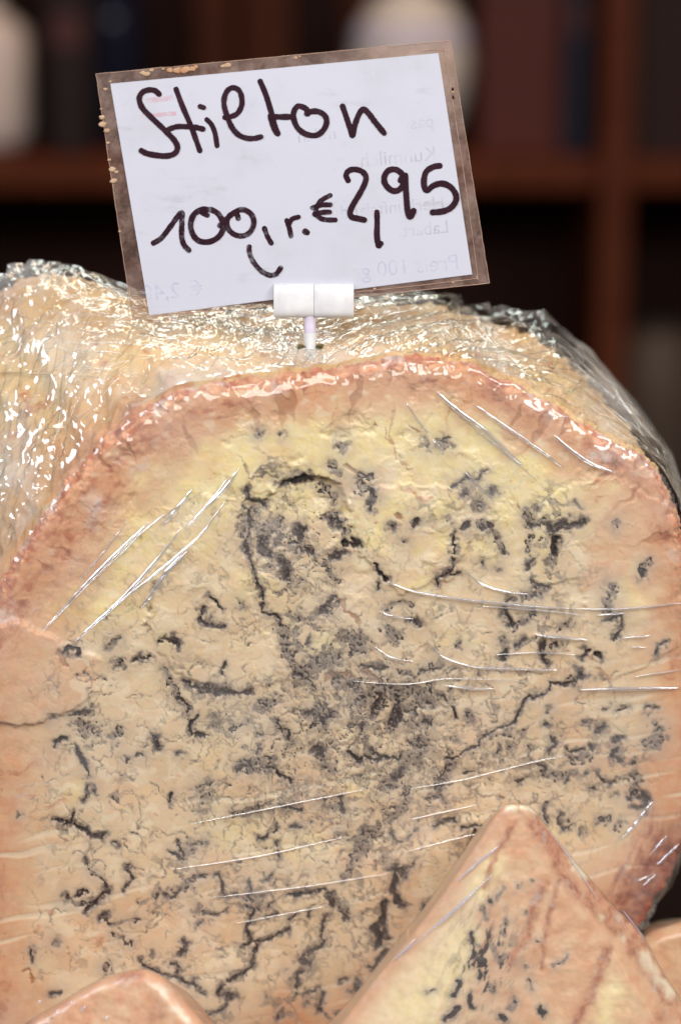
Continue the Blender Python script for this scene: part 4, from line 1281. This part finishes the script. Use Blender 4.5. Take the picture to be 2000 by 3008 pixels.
def wedge(name, outline, plane, thick, rnd, fields, depth=None, nt=520, nr=150, back_shift=(0, 60), film_out=0.0009, label='', fold_tile=None, group=None, seed=0, mat=None):
    ol = catmull(outline, nt, True)
    cen = ol.mean(0)
    t = np.linspace(0.0, 1, nr) ** 0.8
    t[0] = 1e-4
    G = cen[None, None] + (ol - cen)[None] * t[:, None, None]
    X, Y = G[..., 0], G[..., 1]
    sd = poly_sdf(X, Y, ol[::3])
    sd = np.maximum(sd, 0)
    R0 = rnd
    dd = np.clip(R0 - sd, 0, R0)
    h = -(R0 - np.sqrt(np.maximum(R0 * R0 - dd * dd, 0))) * 1e-4
    if depth is not None:
        h = h + depth(X, Y)
    hs = h.copy()
    h = h + 0.0003 * fbm(X / 60, Y / 60, 201 + seed, 3)
    A = plane.at(X, Y, h)
    rings = [A]
    for f in (0.06, 0.2, 0.45, 0.75, 1.0):
        k = 1.0 - 0.22 * f
        oo = cen + (ol - cen) * k + np.array(back_shift) * f
        hb = h[-1] - thick * f
        rings.append(plane.at(oo[:, 0], oo[:, 1], hb)[None])
    cb = rings[-1][0].mean(0)
    rings.append((rings[-1] * 0.02 + cb * 0.98))
    Pw = np.concatenate(rings, 0)
    Pw = np.concatenate([Pw, Pw[:, :1]], 1)
    Pw[..., 2] = np.maximum(Pw[..., 2], Z0)
    e = empty(name, (float(Pw[..., 0].mean()), float(Pw[..., 1].mean()), Z0))
    me, _ = grid_mesh('paste', Pw)
    o = link('paste', me, mat or M_CHEESE, e)
    pX, pY = to_px(Pw.reshape(-1, 3))
    front = np.zeros(Pw.shape[:2])
    front[:nr] = 1
    front = front.ravel()
    sdd = np.concatenate([sd, np.zeros((len(Pw) - nr, nt))], 0)
    sdd = np.concatenate([sdd, sdd[:, :1]], 1).ravel()
    ma, mb = fields(pX, pY, sdd, front)
    set_attr(o.data, 'ma', ma)
    set_attr(o.data, 'mb', mb)
    # wrap: smooth, a little outside
    hsF = hs + film_out + 0.0004 * fbm(X / 150, Y / 150, 210 + seed, 2) + 0.00018 * fbm(X / 60, Y / 60, 214 + seed, 2)
    GX2 = cen[None, None] + (ol - cen)[None] * (t[:, None, None] * 1.012)
    AF = plane.at(GX2[..., 0], GX2[..., 1], hsF)
    rf = [AF]
    for f in (0.06, 0.2, 0.45, 0.75, 1.0):
        k = 1.014 - 0.22 * f
        oo = cen + (ol - cen) * k + np.array(back_shift) * f
        oo = oo + 6 * np.stack([perlin(ol[:, 0] / 30, ol[:, 1] / 30, 5 + seed), perlin(ol[:, 0] / 30, ol[:, 1] / 30, 6 + seed)], -1)
        rf.append(plane.at(oo[:, 0], oo[:, 1], hs[-1] - thick * f + 0.0003)[None])
    PF = np.concatenate(rf, 0)
    PF = np.concatenate([PF, PF[:, :1]], 1)
    PF[..., 2] = np.maximum(PF[..., 2], Z0)
    me, _ = grid_mesh('cling_film', PF)
    fo = link('cling_film', me, M_FILM_W, e)
    c2 = np.concatenate([GX2, np.repeat(GX2[-1:], len(PF) - nr, 0)], 0)
    c2 = np.concatenate([c2, c2[:, :1]], 1).reshape(-1, 2) / 1000
    set_uv2(fo.data, 'st', np.concatenate([c2, np.zeros((len(c2), 1))], 1))
    if fold_tile:
        (ox, oy), k, txt = fold_tile
        for item in txt.split('|'):
            f = item.split()
            pts = [(ox + float(a) / k, oy + float(b) / k) for a, b in (q.split(',') for q in f[1:])]
            c = catmull(pts, 12 * len(pts))
            di = (X.ravel()[None] - c[:, :1]) ** 2 + (Y.ravel()[None] - c[:, 1:2]) ** 2
            hh = hsF.ravel()[np.argmin(di, 1)]
            hh = np.convolve(np.pad(hh, 4, mode='edge'), np.ones(9) / 9, 'valid')
            V3, Q3 = [], []
            tube(V3, Q3, plane.at(c[:, 0], c[:, 1], hh), plane.n, float(f[0]) * 0.8e-4, 6)
            link('film_fold', quads_mesh('film_fold', np.concatenate(V3), np.concatenate(Q3)), M_FOLD_W, fo)
    tag(e, label, 'cheese', group)
    return e


def stroke_field(X, Y, tile, seed=0):
    (ox, oy), k, txt = tile
    wx = X + 8 * perlin(X / 34, Y / 34, 301 + seed) + 4 * perlin(X / 13, Y / 13, 302 + seed)
    wy = Y + 8 * perlin(X / 34, Y / 34, 303 + seed) + 4 * perlin(X / 13, Y / 13, 304 + seed)
    out = {c: np.zeros_like(X) for c in 'dgrpyh'}  # p: white glare on the film, painted in as pale colour
    nz = fbm(X / 18, Y / 18, 305 + seed, 3)
    for item in txt.replace('\n', '|').split('|'):
        f = item.split()
        if len(f) < 3:
            continue
        hw = float(f[1]) / k / 2 * (1.1 if f[0] in 'dg' else 1.0)
        pts = [(ox + float(a) / k, oy + float(b) / k) for a, b in (q.split(',') for q in f[2:])]
        d = seg_dist(wx, wy, pts)
        if f[0] == 'd':
            out['d'] = np.maximum(out['d'], sstep(hw + 3, hw - 3, d + nz * 4))
            out['g'] = np.maximum(out['g'], 0.8 * sstep(hw + 12, hw, d + nz * 7))
        elif f[0] == 'g':
            out['g'] = np.maximum(out['g'], sstep(hw + 6, hw - 5, d + nz * 7))
            out['d'] = np.maximum(out['d'], 0.7 * sstep(0.1, 0.5, nz) * sstep(hw, hw * 0.3, d))
        else:
            out[f[0]] = np.maximum(out[f[0]], np.exp(-((d + nz * hw * 0.35) / (hw * 1.15 + 3)) ** 2))
        if f[0] in 'dg':
            out['h'] = np.maximum(out['h'], np.exp(-(d / (hw + 14)) ** 2))
    return out


RW_TILE = ((1000, 2208), 1.568, '''d 22 690,690|g 22 650,720 670,760|g 16 740,640 720,680|g 26 760,780 750,830|d 9 600,830 615,900 590,990|g 22 700,900 730,960 770,950|d 15 640,1010 640,1050|d 22 550,1050 520,1120|g 16 400,1110 430,1100|d 12 590,1130 610,1180
g 20 690,1080 700,1110|d 20 730,1210 760,1240|d 16 920,1170 940,1210|g 22 910,870|g 16 1040,940 990,990|d 20 480,1240 540,1180|g 16 860,740|g 20 820,620|g 24 850,990|g 30 800,1150 780,1180|g 20 640,900|g 18 860,1050 880,1090|g 16 880,600
r 26 950,600 890,700 860,850 780,960|r 20 800,330 720,460 660,620|r 34 1230,900 1150,1130 1080,1254|r 38 880,340 980,460 1010,560 1100,660 1200,760 1330,880 1400,1000 1500,1150|r 16 1000,600 950,800 920,1000|r 18 690,860 620,960|r 60 1480,1220
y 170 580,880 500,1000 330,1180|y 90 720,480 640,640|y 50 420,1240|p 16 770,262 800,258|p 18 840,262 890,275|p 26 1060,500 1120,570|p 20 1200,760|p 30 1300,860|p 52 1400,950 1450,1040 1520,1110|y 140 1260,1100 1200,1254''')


def rw_fields(X, Y, sd, front):
    o = stroke_field(X, Y, RW_TILE, 0)
    nz = fbm(X / 70, Y / 70, 311, 3)
    smear = sstep(0.05, 0.5, fbm(X / 24 + (Y - 2700) / 70, Y / 62, 315, 4, 0.6)) * np.exp(-(((X - 1420 - (2850 - Y) * 0.12) / 110) ** 2 + ((Y - 2830) / 170) ** 2))
    o['g'] = np.maximum(o['g'], smear)
    o['d'] = np.maximum(o['d'], 0.55 * sstep(0.45, 0.9, smear))
    o['h'] = np.maximum(o['h'], 0.7 * np.exp(-(((X - 1430 - (2850 - Y) * 0.12) / 120) ** 2 + ((Y - 2830) / 190) ** 2)))
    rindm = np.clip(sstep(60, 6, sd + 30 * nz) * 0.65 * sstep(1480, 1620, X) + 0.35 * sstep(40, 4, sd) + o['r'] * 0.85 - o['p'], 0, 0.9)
    rindm = np.where(front > 0, rindm, np.where(X < 1500, 0.12, 0.5))
    cream = sstep(50, -90, X - (1500 - (Y - 2380) * 0.20) + 40 * nz)
    org = np.clip((0.72 + 0.3 * nz) * (1 - 0.85 * cream) - 0.5 * o['y'] + 0.5 * sstep(70, 10, sd) * (X < 1500), 0, 0.95)
    ma = np.stack([o['d'] * front, o['g'] * front * 0.9, rindm, org], -1)
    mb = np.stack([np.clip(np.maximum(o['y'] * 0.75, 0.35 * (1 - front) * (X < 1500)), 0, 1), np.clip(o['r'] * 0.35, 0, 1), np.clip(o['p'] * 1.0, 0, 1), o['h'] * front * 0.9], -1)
    return ma, mb


W_OUT = [(1455, 2405), (1485, 2372), (1525, 2366), (1565, 2380), (1610, 2435), (1700, 2545), (1820, 2680), (1905, 2765), (1960, 2865), (2030, 2980), (2080, 3120), (2060, 3260), (1800, 3330), (1400, 3340), (1050, 3320), (880, 3270), (900, 3190), (1000, 3065), (1130, 2885), (1260, 2710), (1390, 2510)]
WPL = Plane(FACE.at(np.array(1520.0), np.array(2380.0)) + np.array([0, -0.046, 0.0]), (0.10, -1.0, 0.22))


def w_depth(X, Y):
    # a ridge runs down the left third; the left facet turns away, the right side rolls off to the rind
    rx = 1500 - (Y - 2380) * 0.36
    lf = np.clip(rx - X, 0, 600)
    rr = np.clip(X - (1540 + (Y - 2380) * 0.62), 0, 600)
    return -lf * 0.55e-4 - rr * 0.9e-4


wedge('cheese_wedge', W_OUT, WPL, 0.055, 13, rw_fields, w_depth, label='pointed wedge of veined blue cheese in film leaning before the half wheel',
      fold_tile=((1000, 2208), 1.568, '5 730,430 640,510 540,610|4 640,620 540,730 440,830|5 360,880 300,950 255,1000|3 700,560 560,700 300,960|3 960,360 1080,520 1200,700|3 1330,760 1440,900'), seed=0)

LW_TILE = ((0, 2208), 1.568, '''r 60 740,1170 700,1254|r 40 560,1050 640,1030|p 34 720,1080 760,1110|p 20 590,1060|r 70 60,1200 140,1254|p 20 800,1180 860,1240|g 10 240,1230''')


def lw_fields(X, Y, sd, front):
    o = stroke_field(X, Y, LW_TILE, 40)
    nz = fbm(X / 70, Y / 70, 331, 3)
    rindm = np.clip(0.35 * sstep(40, 4, sd) + o['r'] * 0.5, 0, 0.9)
    rindm = np.where(front > 0, rindm, 0.6)
    ma = np.stack([0 * X, o['g'] * 0.5, rindm, np.clip(0.85 + 0.4 * nz, 0, 1)], -1)
    mb = np.stack([0 * X, o['r'] * 0.3, np.clip(o['p'] * 0.9, 0, 1), 0 * X], -1)
    return ma, mb


LPL = Plane(FACE.at(np.array(420.0), np.array(2880.0)) + np.array([0, -0.062, 0.0]), (-0.15, -1.0, 0.35))
wedge('cheese_wedge', [(330, 2868), (400, 2852), (450, 2862), (500, 2905), (570, 2985), (650, 3080), (720, 3190), (600, 3300), (300, 3320), (0, 3310), (-120, 3240), (-80, 3130), (40, 3030), (170, 2950), (260, 2895)], LPL, 0.05, 40, lw_fields,
      label='orange film-wrapped cheese wedge with rounded tip below the left side of the half wheel', seed=3,
      fold_tile=((0, 2208), 1.568, '4 400,1170 375,1195|3 275,1185 260,1210|4 500,1215 490,1235|2 340,1150 310,1165|3 180,1150 160,1165|2 240,1240 215,1250'))


def sw_fields(X, Y, sd, front):
    nz = fbm(X / 60, Y / 60, 341, 3)
    ma = np.stack([0 * X, 0 * X, np.where(front > 0, 0.25 * sstep(25, 4, sd), 0.3), np.clip(0.7 + 0.3 * nz, 0, 1)], -1)
    mb = np.stack([np.full_like(X, 0.35), 0 * X, 0 * X, 0 * X], -1)
    return ma, mb


SPL = Plane(FACE.at(np.array(1960.0), np.array(2760.0)) + np.array([0, -0.015, 0.0]), (0.05, -1.0, 0.2))
wedge('cheese_piece', [(1880, 2800), (1910, 2752), (1960, 2730), (2040, 2712), (2160, 2715), (2260, 2780), (2290, 3000), (2260, 3200), (2060, 3240), (1880, 3220), (1850, 3000)], SPL, 0.05, 40, sw_fields,
      label='plain yellow-orange cheese piece half hidden behind the pointed wedge', seed=6)

# ------------------------------------------------------------------ counter
ct = bm_obj('counter', box_bm((-0.8, -0.45, Z0 - 0.03), (0.8, 0.35, Z0), 0.004), plain('counter_top_dark', (0.010, 0.006, 0.005), (0.006, 0.004, 0.003), 0.95, 8, 0.0, 0.0))
tag(ct, kind='structure')

# ------------------------------------------------------------------ shelves far behind, out of focus
BY = 1.75


def bp(px, py, y=BY):
    p = Plane((0, y, 0), (0, -1, 0)).at(np.array(float(px)), np.array(float(py)))
    return float(p[0]), float(p[2])


def wbox(name, x0, y0, x1, y1, ya, yb, mat, parent=None, bevel=0.003):
    ax, az = bp(x0, y0, ya)
    bx2, bz = bp(x1, y1, ya)
    return bm_obj(name, box_bm((min(ax, bx2), ya, min(az, bz)), (max(ax, bx2), yb, max(az, bz)), bevel), mat, parent)


wl = bm_obj('wall', box_bm((-3.5, BY + 0.40, -0.95), (3.5, BY + 0.45, 2.6)), plain('dim_brown_wall', (0.03, 0.012, 0.009), (0.022, 0.009, 0.007), 0.9, 2))
tag(wl, kind='structure')
fl = bm_obj('floor', box_bm((-3, 0.6, -1.0), (3, 3.2, -0.95)), M_BLACK)
tag(fl, kind='structure')
fx, fz = bp(1000, 520)
shelf = empty('shelf_unit', (fx, BY, -0.95))
wbox('shelf_board', -700, 470, 2900, 560, BY, BY + 0.30, M_WOOD2, shelf)
wbox('shelf_board', -700, -900, 2900, -800, BY, BY + 0.30, M_WOOD2, shelf)
wbox('shelf_board', -700, 1560, 2900, 1650, BY, BY + 0.30, M_WOOD2, shelf)
for (x0, x1) in ((1770, 1862), (-560, -470), (2700, 2790)):
    ax, _ = bp(x0, 0)
    bx2, _ = bp(x1, 0)
    bm_obj('upright', box_bm((ax, BY - 0.02, -0.95), (bx2, BY + 0.295, bp(0, -900)[1]), 0.003), M_WOOD, shelf)
ax, _ = bp(-800, 0)
bx2, _ = bp(3000, 0)
bm_obj('back_board', box_bm((ax, BY + 0.302, -0.95), (bx2, BY + 0.32, bp(0, -900)[1])), M_BLACK, shelf)
for k, (x0, x1) in enumerate(((560, 690), (700, 860), (1010, 1190))):
    wbox('back_slat', x0, -780, x1, 462, BY + 0.27, BY + 0.30, M_WOOD, shelf)
wbox('drawer_front', 1875, -780, 2690, 462, BY + 0.02, BY + 0.05, plain('dull_brown_panel', (0.03, 0.013, 0.011), None, 0.6, 5), shelf)
tag(shelf, 'dark reddish wooden shelf unit standing out of focus behind the cheese', 'shelf')


def on_shelf(px, y):
    return bp(px, 470, BY)[1], bp(px, 300, y)[0]


zS = bp(1000, 470)[1] + 0.0005


def place(name, bm, mat, x, y, z, label, cat, smooth=True, rot=(0, 0, 0)):
    me = bpy.data.meshes.new(name)
    bm.to_mesh(me)
    bm.free()
    o = link(name, me, mat, None, smooth)
    o.location = (x, y, z)
    o.rotation_euler = rot
    return tag(o, label, cat)


M_CERAM = plain('cream_ceramic', (0.80, 0.70, 0.60), (0.70, 0.62, 0.54), 0.25, 12)
M_CERAMB = plain('blue_glaze', (0.42, 0.42, 0.58), (0.55, 0.52, 0.60), 0.25, 20)
jx, _ = bp(1208, 200, BY + 0.10)
s0 = (BY + 0.85) / 0.75 * 1e-4
jar = empty('ceramic_jar', (jx, BY + 0.10, zS))
pr = [(0.030, 0.0), (0.036, 0.004), (0.050, 0.03), (0.059, 0.06), (0.062, 0.085), (0.059, 0.108), (0.050, 0.128), (0.042, 0.136), (0.042, 0.138)]
b_ = lathe_bm([(r, z) for r, z in pr])
b_.transform(__import__('mathutils').Matrix.Translation((jx, BY + 0.10, zS)))
bm_obj('body', b_, M_CERAM, jar, True)
b_ = lathe_bm([(0.0600, 0.1045), (0.0606, 0.106), (0.0540, 0.1225), (0.0525, 0.1225)])
b_.transform(__import__('mathutils').Matrix.Translation((jx, BY + 0.10, zS)))
bm_obj('glaze_band', b_, M_CERAMB, jar, True)
b_ = lathe_bm([(0.045, 0.1385), (0.045, 0.142), (0.036, 0.150), (0.014, 0.160), (0.010, 0.166), (0.016, 0.176), (0.010, 0.184), (0.002, 0.186)])
b_.transform(__import__('mathutils').Matrix.Translation((jx, BY + 0.10, zS)))
bm_obj('lid', b_, M_CERAM, jar, True)
tag(jar, 'rounded cream lidded jar with a bluish band on the shelf behind the sign', 'jar')

lx, _ = bp(-55, 250, BY + 0.10)
b_ = lathe_bm([(0.030, 0), (0.046, 0.004), (0.050, 0.02), (0.050, 0.10), (0.046, 0.118), (0.030, 0.130), (0.022, 0.136), (0.022, 0.150), (0.026, 0.154)])
place('pale_vase', b_, plain('pale_pink_ceramic', (0.75, 0.62, 0.55), (0.65, 0.54, 0.48), 0.35, 15), lx, BY + 0.10, zS, 'tall pale pinkish crock at the end of the shelf', 'crock')


def book(x0, x1, top, mat, label, y=BY + 0.03):
    ax, _ = bp(x0, 0, y)
    bx2, _ = bp(x1, 0, y)
    _, zt = bp(x0, top, y)
    e = empty('box_file', ((ax + bx2) / 2, y, zS))
    bm_obj('case', box_bm((ax, y, zS), (bx2, y + 0.16, zt), 0.004), mat, e)
    bm_obj('spine_label', box_bm((ax + 0.006, y - 0.0015, zS + (zt - zS) * 0.62), (bx2 - 0.006, y - 0.0002, zS + (zt - zS) * 0.8), 0.0), plain('faded_label', (0.10, 0.04, 0.035), None, 0.7, 30), e)
    tag(e, label, 'box')
    return e


book(1410, 1650, -330, plain('dull_red_card', (0.10, 0.026, 0.020), (0.075, 0.02, 0.015), 0.6, 6), 'wide dull red box standing between the cream jar and the wooden upright')
book(1662, 1735, -120, plain('navy_card', (0.016, 0.016, 0.030), (0.012, 0.012, 0.022), 0.5, 6), 'narrow navy blue box beside the dull red one')
book(130, 260, -60, plain('black_card', (0.018, 0.010, 0.010), (0.026, 0.014, 0.012), 0.6, 6), 'narrow nearly black box next to the pale crock')
bx_, _ = bp(330, 200, BY + 0.12)
b_ = lathe_bm([(0.030, 0), (0.034, 0.003), (0.034, 0.12), (0.030, 0.145), (0.012, 0.175), (0.010, 0.22), (0.012, 0.222), (0.012, 0.232)])
place('dark_bottle', b_, plain('dark_blue_glass', (0.012, 0.013, 0.026), None, 0.15, 10), bx_, BY + 0.12, zS, 'dark blue glass bottle on the shelf behind the card\'s upper corner', 'bottle')
zL = bp(1000, 1560)[1] + 0.0005
qx, _ = bp(1925, 1000, BY + 0.08)
rr = 0.055
b_ = lathe_bm([(0.03, 0), (rr, 0.004), (rr * 1.05, 0.03), (rr * 1.05, 0.12), (rr, 0.17), (rr * 0.8, 0.19), (rr * 0.3, 0.20)])
place('grey_crock', b_, plain('grey_brown_glaze', (0.085, 0.060, 0.045), (0.06, 0.043, 0.034), 0.4, 10), qx, BY + 0.08, zL, 'grey-brown rounded crock on the lower shelf beside the upright', 'crock')
